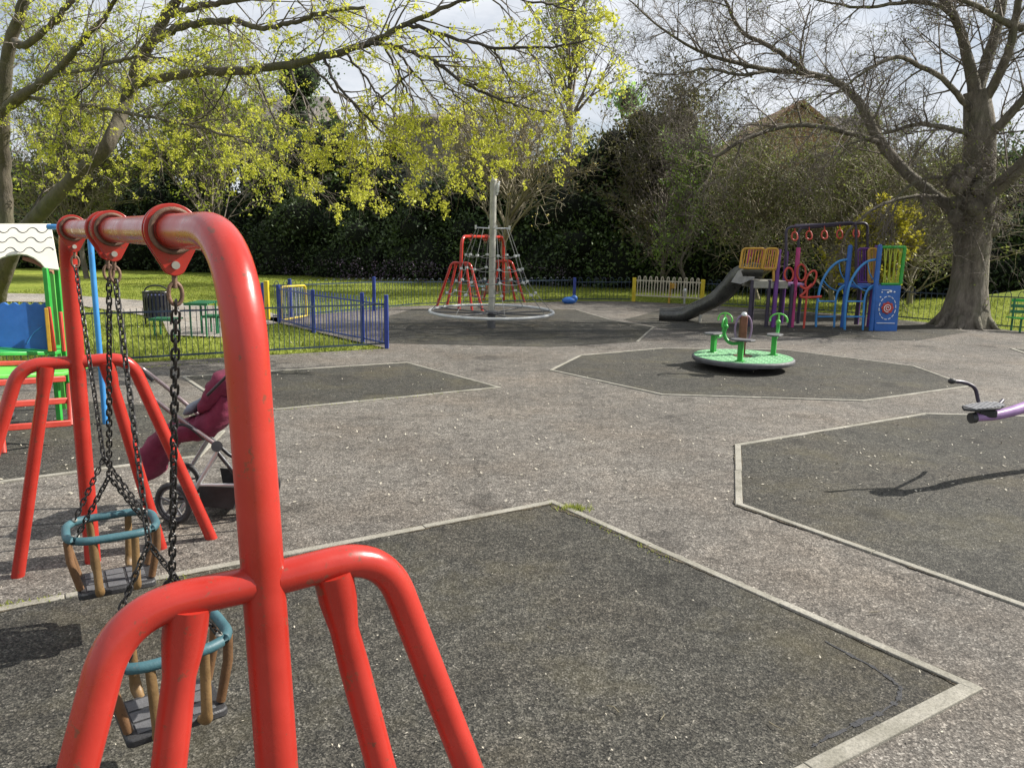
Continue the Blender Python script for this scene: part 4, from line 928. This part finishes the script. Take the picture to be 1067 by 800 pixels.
# ------------------------------------------------------------------ TREES
def limbpath(pts,n=6,g=None,rough=.0):
    """pts: (px,py,depth,radius)"""
    P=catmull([Y(a,b,d) for a,b,d,r in pts],n); rr=np.interp(np.linspace(0,1,len(P)),np.linspace(0,1,len(pts)),[p[3] for p in pts])
    P=np.array(P)
    if g is not None and rough: P[1:-1]+=g.normal(size=P[1:-1].shape)*rough
    return P,rr
def big_tree():
    g=np.random.default_rng(21); b=G(1005,341); d=b[1]+.15
    t=thing('bare_tree','massive bare spreading tree behind the back railing on the right','tree',(b[0],b[1]+.15,0))
    tr=[(1003,345,d,.56),(1006,325,d,.44),(1009,300,d,.345),(1012,270,d,.32),(1014,240,d,.35),(1016,215,d,.38),(1019,185,d,.30),(1021,150,d,.28),(1020,125,d,.27),(1017,95,d,.22)]
    L=[limbpath(tr,8)]
    limbs=[
     [(1017,100,d,.22),(1008,60,d,.17),(1000,30,d,.15),(990,10,d,.13),(976,-10,d,.12),(950,-50,d-.5,.08)],
     [(1018,100,d,.20),(1028,65,d+.2,.19),(1036,40,d+.3,.17),(1043,5,d+.4,.16),(1046,-50,d+.5,.12)],
     [(1022,112,d,.16),(1040,80,d-.3,.15),(1052,50,d-.5,.13),(1060,10,d-.6,.11),(1070,-40,d-.8,.08)],
     [(1018,200,d,.30),(1040,195,d-.2,.26),(1066,172,d-.4,.24),(1110,130,d-.8,.18),(1150,60,d-1,.12)],
     [(1020,150,d,.17),(1044,128,d-.3,.14),(1072,97,d-.6,.13),(1110,50,d-1,.09)],
     [(1016,120,d,.12),(1000,102,d-.2,.10),(982,82,d-.4,.085),(960,70,d-.5,.075),(936,60,d-.7,.065),(905,72,d-.8,.05),(878,92,d-.9,.035),(850,110,d-1,.02)],
     [(1010,140,d,.09),(985,133,d-.2,.08),(955,130,d-.4,.065),(920,140,d-.6,.045),(880,152,d-.8,.025)],
     [(1000,225,d,.20),(975,205,d+.3,.19),(945,180,d+.6,.19),(920,152,d+.8,.18),(905,125,d+.9,.17),(893,104,d+1,.15),(872,86,d+1,.12),(842,77,d+.9,.10),(800,73,d+.7,.085),(765,65,d+.5,.07),(725,52,d+.3,.05),(690,30,d,.035),(655,0,d-.3,.02)],
     [(842,77,d+.9,.085),(820,60,d+.7,.08),(795,45,d+.5,.075),(776,36,d+.4,.065),(762,15,d+.2,.055),(752,-12,d,.04)],
     [(838,76,d+.9,.05),(834,55,d+.7,.04),(838,30,d+.5,.03),(845,5,d+.4,.02)],
     [(800,74,d+.7,.06),(770,78,d+.4,.05),(735,72,d+.1,.04),(700,78,d-.1,.025),(665,75,d-.3,.015)],
     [(920,150,d+.8,.10),(890,140,d+.6,.09),(855,132,d+.4,.08),(825,131,d+.3,.075),(795,138,d+.2,.07),(770,148,d+.1,.065),(745,163,d,.06),(740,152,d,.03)],
     [(1000,22,d,.08),(975,5,d-.2,.07),(940,3,d-.4,.06),(900,8,d-.7,.045),(860,2,d-1,.03),(820,-8,d-1.2,.02)],
     [(1066,30,d-.5,.12),(1045,22,d-.6,.10),(1020,8,d-.8,.08),(990,-5,d-1,.06)],
     [(976,205,d+.2,.08),(950,205,d,.06),(915,215,d-.2,.05),(885,240,d-.3,.03),(880,255,d-.3,.015)],
     [(1005,190,d,.06),(970,185,d-.4,.05),(940,200,d-.6,.04),(915,235,d-.7,.02)],
    ]
    for l in limbs: L.append(limbpath([(a,b_,c,q*.58) for a,b_,c,q in l],6,g,.006))
    V,Q=tubes_mesh(L,12); tr_=fast_mesh('trunk',V,Q,BARKB,t,True)
    for k,a in enumerate((2.6,3.4,4.1,4.7,5.4,6.1,.6)):
        q=L[0][0][0]; dx,dy=math.cos(a),math.sin(a); base=np.array([q[0],q[1],0.])
        MB().tube([base+[dx*.25,dy*.25,.34],base+[dx*.45,dy*.45,.13],base+[dx*.60,dy*.60,.01],base+[dx*.78,dy*.78,-.06]],[.13,.085,.045,.02],9).build('root',BARKB,t)
    # burrs
    m=MB()
    for _ in range(40):
        p=Y(g.uniform(990,1035),g.uniform(175,240),d-.28+g.normal()*.08); m.ball(p,g.uniform(.06,.16),8,(1,.8,1.1))
    m.build('burr',BARKB,tr_)
    tw=[]
    for i,b_ in enumerate(L[1:]):
        Ln=np.sum(np.linalg.norm(np.diff(b_[0],axis=0),axis=1)); n=int(max(8,Ln*4.2)); hi=i not in (14,15); n=n if hi else 4
        tw+=branchout(b_,g,n,1.35 if hi else .8,.024,3,.26,-.05 if hi else -.5,.85,.55,4,.12,(0,-.05,.10 if hi else -.15),.0048)
    # epicormic sprouts round the bole
    for _ in range(70):
        p=Y(g.uniform(985,1040),g.uniform(165,245),d-.3); dd=g.normal(size=3); dd[1]=-abs(dd[1]); tw.append((1,wiggle(p,dd+[-.3,0,.1],g.uniform(.4,1.5),.009,.003,g,5,.5,-.3)))
        tw+=branchout(tw[-1][1],g,5,.4,.005,1,.5,-.1,.9,.5,3,.2,None,.003)
    V,Q=tubes_mesh([x[1] for x in tw],3); fast_mesh('crown_twigs',V,Q,TWIG,t)
    V,Q=spray(tw,g,3,.42,.0030,(1,2),-.02); fast_mesh('fine_twigs',V,Q,TWIG,t)
    tips=np.array([x[1][0][-1] for x in tw if x[0]==1]); sel=g.random(len(tips))<.45
    V,Q=leaves(tips[sel],2,.05,.022,g); fast_mesh('crown_buds',V,Q,BUD,t)
big_tree()

def maple():
    g=np.random.default_rng(4); d=13.2
    b=G(-6,322); b=np.array([b[0],b[1],0]); 
    t=thing('maple_tree','leaning maple at top left with long overhanging limbs of yellow-green young leaves','tree',(b[0],b[1],0))
    db=b[1]
    L=[limbpath([(a,b_,c,q*.64) for a,b_,c,q in p],7,g,.01) for p in (
     [(-8,325,db,.33),(-2,300,db-.4,.27),(18,250,db-1.0,.22),(50,213,db-1.6,.20),(82,181,db-2.1,.185),(111,152,db-2.6,.17),(130,108,d,.16),(141,75,d-.2,.15),(157,45,d-.4,.13),(177,12,d-.5,.12),(196,-18,d-.7,.10),(220,-70,d-1,.07)],
     [(-8,318,db,.26),(4,280,db,.21),(7,230,db,.19),(4,180,db,.19),(3,120,db-.3,.18),(8,60,db-.5,.17),(22,10,db-.8,.14),(40,-50,db-1,.10)],
     [(139,90,d-.1,.12),(158,84,d-.5,.11),(202,76,d-1,.10),(263,72,d-1.6,.09),(320,63,d-2.2,.08),(360,53,d-2.6,.07),(397,39,d-2.9,.06),(424,25,d-3.1,.05),(475,3,d-3.3,.035)],
     [(160,42,d-.4,.10),(175,33,d-.7,.09),(202,25,d-1.1,.08),(243,22,d-1.6,.07),(270,29,d-2,.055),(304,24,d-2.3,.045),(337,13,d-2.6,.04),(380,8,d-3,.03)],
     [(172,18,d-.5,.08),(200,8,d-.9,.07),(236,2,d-1.2,.06),(290,-6,d-1.8,.05),(350,-14,d-2.4,.03)],
     [(2,120,db-.3,.07),(30,103,db-1,.055),(75,108,db-2,.05),(118,115,d-1,.04),(165,125,d-1.4,.035),(216,135,d-1.8,.025),(262,150,d-2,.015)],
     [(0,118,db-.3,.13),(22,100,db-1,.12),(50,81,db-1.5,.10),(70,62,d,.09),(84,44,d-.3,.07),(108,20,d-.7,.055),(125,-8,d-1,.04)],
     [(50,80,db-1.5,.05),(90,72,d-.5,.045),(130,62,d-1.2,.035),(150,58,d-1.6,.025),(200,70,d-2,.015)],
     [(12,40,db-.5,.12),(25,48,db-1,.10),(48,30,db-1.5,.08),(70,8,db-2,.06),(90,-20,db-2,.05)],
     [(380,46,d-2.8,.045),(407,47,d-3.0,.04),(451,64,d-3.2,.035),(492,91,d-3.3,.028),(532,108,d-3.4,.02),(575,118,d-3.4,.012)],
     [(424,25,d-3.1,.04),(465,38,d-3.2,.035),(515,49,d-3.3,.03),(576,49,d-3.4,.022),(618,40,d-3.4,.012)],
     [(337,60,d-2.4,.035),(350,85,d-2.5,.03),(370,110,d-2.6,.025),(400,140,d-2.6,.02),(430,165,d-2.6,.015),(465,190,d-2.6,.008)],
     [(300,66,d-2.0,.03),(312,95,d-2.1,.025),(330,125,d-2.1,.02),(352,150,d-2.1,.013),(372,178,d-2.1,.007)],
     [(263,72,d-1.6,.03),(275,100,d-1.6,.022),(290,130,d-1.6,.018),(310,160,d-1.6,.010),(330,200,d-1.6,.006)],
     [(407,45,d-3,.03),(430,75,d-2.9,.025),(455,105,d-2.8,.018),(480,130,d-2.7,.012),(498,160,d-2.7,.007)],
     [(475,3,d-3.3,.03),(520,-4,d-3.4,.025),(570,5,d-3.4,.018),(610,15,d-3.4,.01)],
     [(200,76,d-1,.03),(215,100,d-1,.022),(235,125,d-.9,.016),(262,150,d-.8,.010),(285,185,d-.8,.006)],
     [(360,53,d-2.6,.03),(380,80,d-2.5,.025),(400,105,d-2.5,.02),(420,125,d-2.5,.012),(445,140,d-2.5,.007)],
     [(397,39,d-2.9,.03),(412,70,d-2.8,.025),(425,95,d-2.7,.02),(440,125,d-2.7,.012),(462,165,d-2.7,.007)],
     [(320,63,d-2.2,.03),(350,95,d-2.2,.025),(375,115,d-2.2,.02),(385,150,d-2.2,.012),(400,185,d-2.2,.007)],
     [(430,75,d-2.9,.02),(400,100,d-2.5,.016),(375,130,d-2.2,.012),(355,160,d-2.,.006)],
     [(243,75,d-1.4,.02),(225,110,d-1.1,.016),(190,140,d-1,.012),(165,170,d-1.,.006)],
     [(110,50,d-.7,.03),(95,85,d-.7,.02),(70,110,d-.7,.015),(55,150,d-.7,.008)],
     [(451,64,d-3.2,.02),(470,95,d-3.1,.016),(500,120,d-3,.01),(520,150,d-3,.006)],
     [(515,49,d-3.3,.02),(530,80,d-3.2,.015),(560,100,d-3.2,.01),(600,125,d-3.2,.005)],
     [(20,246,db-1,.04),(50,190,db-.8,.03),(80,150,db-.6,.02),(100,110,db-.5,.01)],
    )]
    V,Q=tubes_mesh(L[:9],12); fast_mesh('trunk',V,Q,BARKM,t,True)
    for l in L[9:]: V,Q=tubes_mesh([l],8); fast_mesh('branch',V,Q,TWIGD,t,True)
    tw=[]; cent=[]
    for i,b_ in enumerate(L):
        if i==1: P,r=b_; b_=(P[14:],r[14:])
        if i==0: P,r=b_; b_=(P[38:],r[38:])
        Ln=np.sum(np.linalg.norm(np.diff(b_[0],axis=0),axis=1)); dens=2.6 if i<9 else 5.5
        new=branchout(b_,g,int(max(6,Ln*dens*(1.5 if i<9 else 1.15))),1.25 if i<9 else .85,.014,2,.3,-.35 if i<9 else -.45,.8,.5,4,.18,(.08,-.0,-.02),.0032)
        tw+=new
        for lv,(P,r) in new:
            prob=.85 if i>=9 else .62
            if lv==1 and g.random()<prob: cent.append(P[-1]); 
            if lv==1 and g.random()<prob*.5: cent.append(P[3])
            if lv==2 and g.random()<prob: cent.append(P[-1])
    V,Q=tubes_mesh([x[1] for x in tw],3); fast_mesh('twigs',V,Q,TWIG,t)
    V,Q=spray(tw,g,2,.30,.0025,(1,2),-.1); fast_mesh('fine_twigs',V,Q,TWIG,t)
    V,Q=leaves(np.array(cent),20,.030,.0195,g,.4,.75); fast_mesh('crown',V,Q,YLEAF,t)
    print('maple clusters',len(cent))
maple()

def leafy_tree(name,label,px,base,dep,top_py,width,mat,tmat,g,leafn=2600,twn=26,size=.03,sig=.06,lean=0.,group=None,per=6,trunk_r=.14,spread=.7,lowt=.3,prob=.8,fine=2):
    b=Y(px,base,dep); gz=float(lawn_z(b[0],b[1])); b[2]=gz; top=Y(px+lean,top_py,dep)[2]; hgt=top-gz
    t=thing(name,label,'tree',(b[0],b[1],gz),0,group)
    P=[b+np.array([lean/60*s+g.normal()*.06,g.normal()*.06,hgt*s*.85]) for s in np.linspace(0,1,8)]; P[0]=b
    tr=(np.array(catmull(P,4)),None); rr=np.linspace(trunk_r,trunk_r*.15,len(tr[0])); tr=(tr[0],rr)
    br=branchout(tr,g,twn,width*.55,trunk_r*.35,3,.3,.12,spread,.5,4,lowt,(0,0,.2),.007)
    V,Q=tubes_mesh([tr],9); fast_mesh('trunk',V,Q,tmat,t,True)
    V,Q=tubes_mesh([x[1] for x in br],3); fast_mesh('branches',V,Q,tmat,t)
    c=np.array([x[1][0][-1] for x in br if x[0]<=2]+[x[1][0][3] for x in br if x[0]==1]); c=c[g.random(len(c))<prob]
    if len(c)>leafn: c=c[g.permutation(len(c))[:leafn]]
    V,Q=leaves(c,per,sig,size,g); fast_mesh('crown',V,Q,mat,t)
    V,Q=spray(br,g,fine,.60,.0085,(1,2),-.03,.7); fast_mesh('fine_twigs',V,Q,tmat,t)
g=np.random.default_rng(33)
leafy_tree('budding_tree','small twiggy budding tree right behind the rope climber mast',527,300,22.5,112,6.4,BUDY,TWIGP,g,5000,60,.03,.05,trunk_r=.11,spread=.85,lowt=.3,per=3,prob=.55)
leafy_tree('young_leaf_tree','lime-green young tree seen under the maple limbs at far left',90,284,26,60,7.5,YLEAF2,TWIG,g,5000,60,.06,.13,lowt=.12,trunk_r=.09)
leafy_tree('young_leaf_tree','lime-green young tree in the gap above the foreground swing bar',225,283,27,84,7.5,YLEAF2,TWIG,g,5000,60,.06,.13,lowt=.2,trunk_r=.09)
leafy_tree('slender_tree','tall slender tree rising against the sky above the budding tree',588,296,27,-60,5,YLEAF2,TWIG,g,900,30,.05,.10,trunk_r=.22,lowt=.55,spread=.6,prob=.5)
leafy_tree('young_leaf_tree','pale green-leaved young tree standing between the climber and the slide tower',712,302,21.8,150,2.8,GLEAF,TWIG,g,1500,24,.042,.10,lowt=.12,prob=.7,trunk_r=.05)
leafy_tree('bare_scrub_tree','grey tangled leafless tree left of the swing bar at the hedge',75,287,26,150,5,BUD,TWIGP,g,2000,60,.03,.05,lowt=.2)
leafy_tree('bare_scrub_tree','tangled grey-brown scrub tree above the orange slide barrier',790,305,22,158,5.5,BUD,TWIGP,g,5000,75,.035,.06,lowt=.06,spread=1.0,per=4,trunk_r=.08,fine=1)
leafy_tree('bare_scrub_tree','tangled olive scrub tree above the overhead hoops',868,308,21,165,5.5,BUD,TWIGP,g,5000,75,.035,.06,lowt=.06,spread=1.0,per=4,trunk_r=.08,fine=1)
leafy_tree('bare_scrub_tree','tangled brown scrub tree left of the big trunk',948,312,20,168,5.0,BUD,TWIGP,g,5000,75,.035,.06,lowt=.06,spread=1.0,per=4,trunk_r=.08,fine=1)
leafy_tree('bare_scrub_tree','brown twiggy scrub tree below the roof gap right of the slender tree',690,303,25,95,5.5,OLEAF,TWIG,g,5000,75,.05,.08,lowt=.06,spread=.8,per=4,trunk_r=.08,fine=1)
leafy_tree('yellow_shrub','yellow flowering shrub behind the right play tower',909,326,17.2,229,1.9,FORS,TWIG,g,1800,46,.045,.06,lowt=.1,trunk_r=.04,per=9,fine=1)

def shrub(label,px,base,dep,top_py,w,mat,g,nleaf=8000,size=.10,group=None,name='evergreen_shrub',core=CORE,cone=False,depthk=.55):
    b=Y(px,base,dep); gz=float(lawn_z(b[0],b[1])); b[2]=gz; top=Y(px,top_py,dep)[2]; h=top-gz
    t=thing(name,label,'shrub' if h<3.2 else 'tree',(b[0],b[1],gz),0,group)
    nb=max(8,int(14*h/5)); B=[]
    for k in range(nb):
        zz=g.uniform(.08,.86); ww=(1-.55*abs(zz-.45)) if not cone else (1-zz*.9)
        rr=g.uniform(.15,.27)*w*(1 if not cone else .6*(1.1-zz)); B.append((b+np.array([g.normal()*.25*w*ww,g.normal()*.16*w*ww,zz*h]),min(rr,h*.3)))
    B.append((b+np.array([0,0,.25*h]),.36*w if not cone else .3*w)); B.append((b+np.array([g.uniform(-.1,.1)*w,0,h*.86]),.14*h if not cone else .07*h)); B.append((b+np.array([-.25*w,0,.2*h]),.26*w)); B.append((b+np.array([.25*w,0,.2*h]),.26*w))
    wts=np.array([r*r for _,r in B]); wts/=wts.sum(); cnt=g.multinomial(nleaf,wts); P=[]
    m=MB()
    for (c,r),n in zip(B,cnt):
        v=g.normal(size=(n,3)); v/=np.linalg.norm(v,axis=1,keepdims=True); rad=r*(.72+.62*g.random(n)**1.6)*(1+.30*np.sin(v[:,0]*6+c[0]*3)*np.sin(v[:,2]*5+c[2]*3)+.15*np.sin(v[:,1]*13+v[:,2]*11))
        p=c+v*rad[:,None]; P.append(p[p[:,2]>gz])
        m.ball(c,r*.74,8,(g.uniform(.8,1.1),1,g.uniform(.8,1.1)))
    m.build('shade_core',core,t)  # opaque filler balls behind the leaves, near black for inner shade
    P=np.concatenate(P); V,Q=leaves(P,1,.02,size,g,.3,.55); fast_mesh('foliage',V,Q,mat,t)
    MB().tube([b-[0,0,.1],b+[.05,0,h*.4]],.09*max(.4,h/5),8).build('trunk',BARKM,t)
hd=lambda px: np.interp(px,[-150,200,400,600,800,960,1150],[33,33,30,27.5,26,24,22])
gb=np.random.default_rng(55)
rear=[(-110,170,'D'),(-30,160,'I'),(45,175,'D'),(120,165,'I'),(190,150,'D'),(262,128,'D'),(345,118,'I'),(425,135,'D'),(500,150,'I'),(560,165,'D'),(625,150,'I'),(690,105,'O'),(755,172,'I'),(815,185,'D'),(880,178,'O'),(940,165,'D'),(1010,150,'I'),(1085,150,'O'),(1160,150,'D')]
loc_word={-110:'beyond the left frame edge',-30:'behind the left tree trunk',45:'above the playhouse roof',120:'directly above the swing bar',190:'above the near hanger plate',262:'right of the near red bend',345:'below the left house roof',425:'left of the rope climber',500:'behind the climber mast',560:'behind the budding tree',625:'below the light green conifer',690:'rising beside the conifer',755:'left of the brown gable',815:'under the brown gable',880:'right of the brown gable',940:'left of the big tree',1010:'behind the big trunk',1085:'right of the big trunk',1160:'past the right frame edge'}
for i,(px,tp,k) in enumerate(rear):
    mt={'D':DLEAF,'I':ILEAF,'O':OLEAF}[k]; nm={'D':'tall dark evergreen tree in the back hedge ','I':'tall ivy-clad green tree in the back hedge ','O':'tall olive-brown bushy tree in the back hedge '}[k]
    shrub(nm+loc_word[px],px,297,hd(px)+1.4,tp,5.0,mt,gb,15000,.08,'trees of the dark back hedge','hedge_tree')
front=[-120,-55,10,80,150,222,296,372,446,520,590,650,712,775,838,900,960,1040,1110,1170]
fw=['beyond the left edge','under the left trunk','behind the playhouse','behind the playhouse pole','above the litter bin','behind the near red post','right of the near red post','behind the blue gateway railing','left of the far red swing','behind the rope net','behind the blue carrier bag','left of the far grey gate','behind the far grey gate','behind the slide','behind the purple tower','behind the blue arches','between the blue panel and big trunk','just right of the big trunk','behind the green bench','past the right edge']
for px,w_ in zip(front,fw):
    tp={True:215,False:205}[px%4<2]+gb.uniform(-12,12)
    shrub('low dark evergreen bush at the hedge foot '+w_,px,300,hd(px)-.6,tp,3.6,DLEAF if gb.random()<.6 else ILEAF,gb,9000,.07,'low bushes along the hedge foot','evergreen_bush')
shrub('light green conifer pointing up beside the gap in the trees',646,300,30.5,72,3.0,CON,gb,6000,.09,None,'conifer_tree',core=CORE,cone=True)
shrub('dark rounded treetop above the maple limb near the left house',228,290,36,84,2.6,ILEAF,gb,5000,.08,None,'evergreen_tree')
shrub('fresh green shrub behind the right-hand bare twigs',880,300,28,140,3.4,GLEAF,gb,4000,.08,None,'leafy_shrub')
shrub('fresh green shrub right of the big tree trunk',1070,300,25,130,3.0,GLEAF,gb,4000,.08,None,'leafy_shrub')
shrub('small dark treetop poking above the maple limb against the sky',316,288,36,48,1.7,ILEAF,gb,5000,.07,None,'evergreen_tree')
# purple flowering plants at hedge foot
def flowers():
    g=np.random.default_rng(9); c=[]
    for _ in range(420):
        px=g.normal(430,75); dd=hd(px)-2.4+g.normal()*.5; p=Y(px,285,dd); p[2]=lawn_z(p[0],p[1])+g.random()**1.2*.75; c.append(p)
    V,Q=leaves(np.array(c),5,.06,.035,g); tag(fast_mesh('flowering_plants',V,Q,PFLOW),kind='stuff')
flowers()

# ------------------------------------------------------------------ HOUSES
def house(label,px,dep,ridge_py,eave_py,w,rz,wall,roof,depth=7):
    c=Y(px,eave_py,dep); zr=Y(px,ridge_py,dep)[2]; ze=c[2]; t=thing('house',label,'house',(c[0],c[1],0),rz); ca,sa=math.cos(rz),math.sin(rz)
    def W(x,y,z): return np.array([c[0]+ca*x-sa*y,c[1]+sa*x+ca*y,z])
    MB().prism([W(-w/2,0,-.5),W(w/2,0,-.5),W(w/2,0,ze),W(0,0,zr-.15),W(-w/2,0,ze)],W(0,depth,0)-W(0,0,0)).build('wall',wall,t)
    for s in (-1,1):
        P=[W(0,-.3,zr),W(s*(w/2+.35),-.3,ze-.3),W(s*(w/2+.35),-.3,ze-.12),W(0,-.3,zr+.18)]
        MB().prism(P if s>0 else P[::-1],W(0,depth+.6,0)-W(0,0,0)).build('roof',roof,t)
    for x in (-w*.2,w*.2):
        f=MB().box(W(x,-.02,ze-1.0),(1.1,.10,1.2),rz=rz).build('window',WPAINT,t); MB().box(W(x,-.06,ze-1.0),(.95,.06,1.05),rz=rz).build('pane',GLASS,f)
house('brown brick gabled house behind the trees above the play tower',829,42,108,172,8.6,0.,TILEB,TILEB)
house('grey-roofed house further right behind the twigs',905,46,122,165,9,R(55),BRICK,TILE)
house('grey-roofed house seen over the hedge at left',338,46,104,128,5,R(80),TILE,TILE,4)
house('low grey-roofed house seen above the budding tree',488,50,122,130,6,R(85),TILE,TILE,4)

# ------------------------------------------------------------------ LIGHT
sc=bpy.context.scene
AZ=R(17); EL=R(38)
sv=Vector((math.cos(EL)*math.cos(AZ),math.cos(EL)*math.sin(AZ),math.sin(EL)))
sun=bpy.data.objects.new('sun',bpy.data.lights.new('sun','SUN')); C.objects.link(sun); sun.data.energy=5.0; sun.data.angle=R(.5); sun.data.color=(1,.95,.87)
sun.rotation_euler=sv.to_track_quat('Z','Y').to_euler()
w=bpy.data.worlds.new('World'); sc.world=w; w.use_nodes=True; nt=w.node_tree; bg=nt.nodes['Background']
sk=nd(nt,'ShaderNodeTexSky',sky_type='NISHITA'); sk.sun_disc=False; sk.sun_elevation=EL; sk.sun_rotation=math.pi/2-AZ
tc=nd(nt,'ShaderNodeTexCoord'); mp=nd(nt,'ShaderNodeMapping'); mp.inputs['Scale'].default_value=(1,1,2.2); nt.links.new(tc.outputs['Generated'],mp.inputs[0])
n=noise(nt,2.2,8,.6,mp.outputs[0]); f=ramp(nt,n,[(.32,0.15),(.54,1.)])
n2=noise(nt,5.,6,.6,mp.outputs[0]); cc=ramp(nt,n2,[(.3,(6.3,6.8,7.6)),(.7,(10.2,10.5,11.0))])
cl=mixc(nt,f,sk.outputs[0],cc); nt.links.new(cl,bg.inputs[0]); bg.inputs[1].default_value=.060
sc.view_settings.view_transform='Standard'; sc.view_settings.look='None'; sc.view_settings.gamma=1; sc.view_settings.exposure=0.75; sc.view_settings.use_curve_mapping=False
sc.cycles.max_bounces=6; sc.cycles.transparent_max_bounces=8
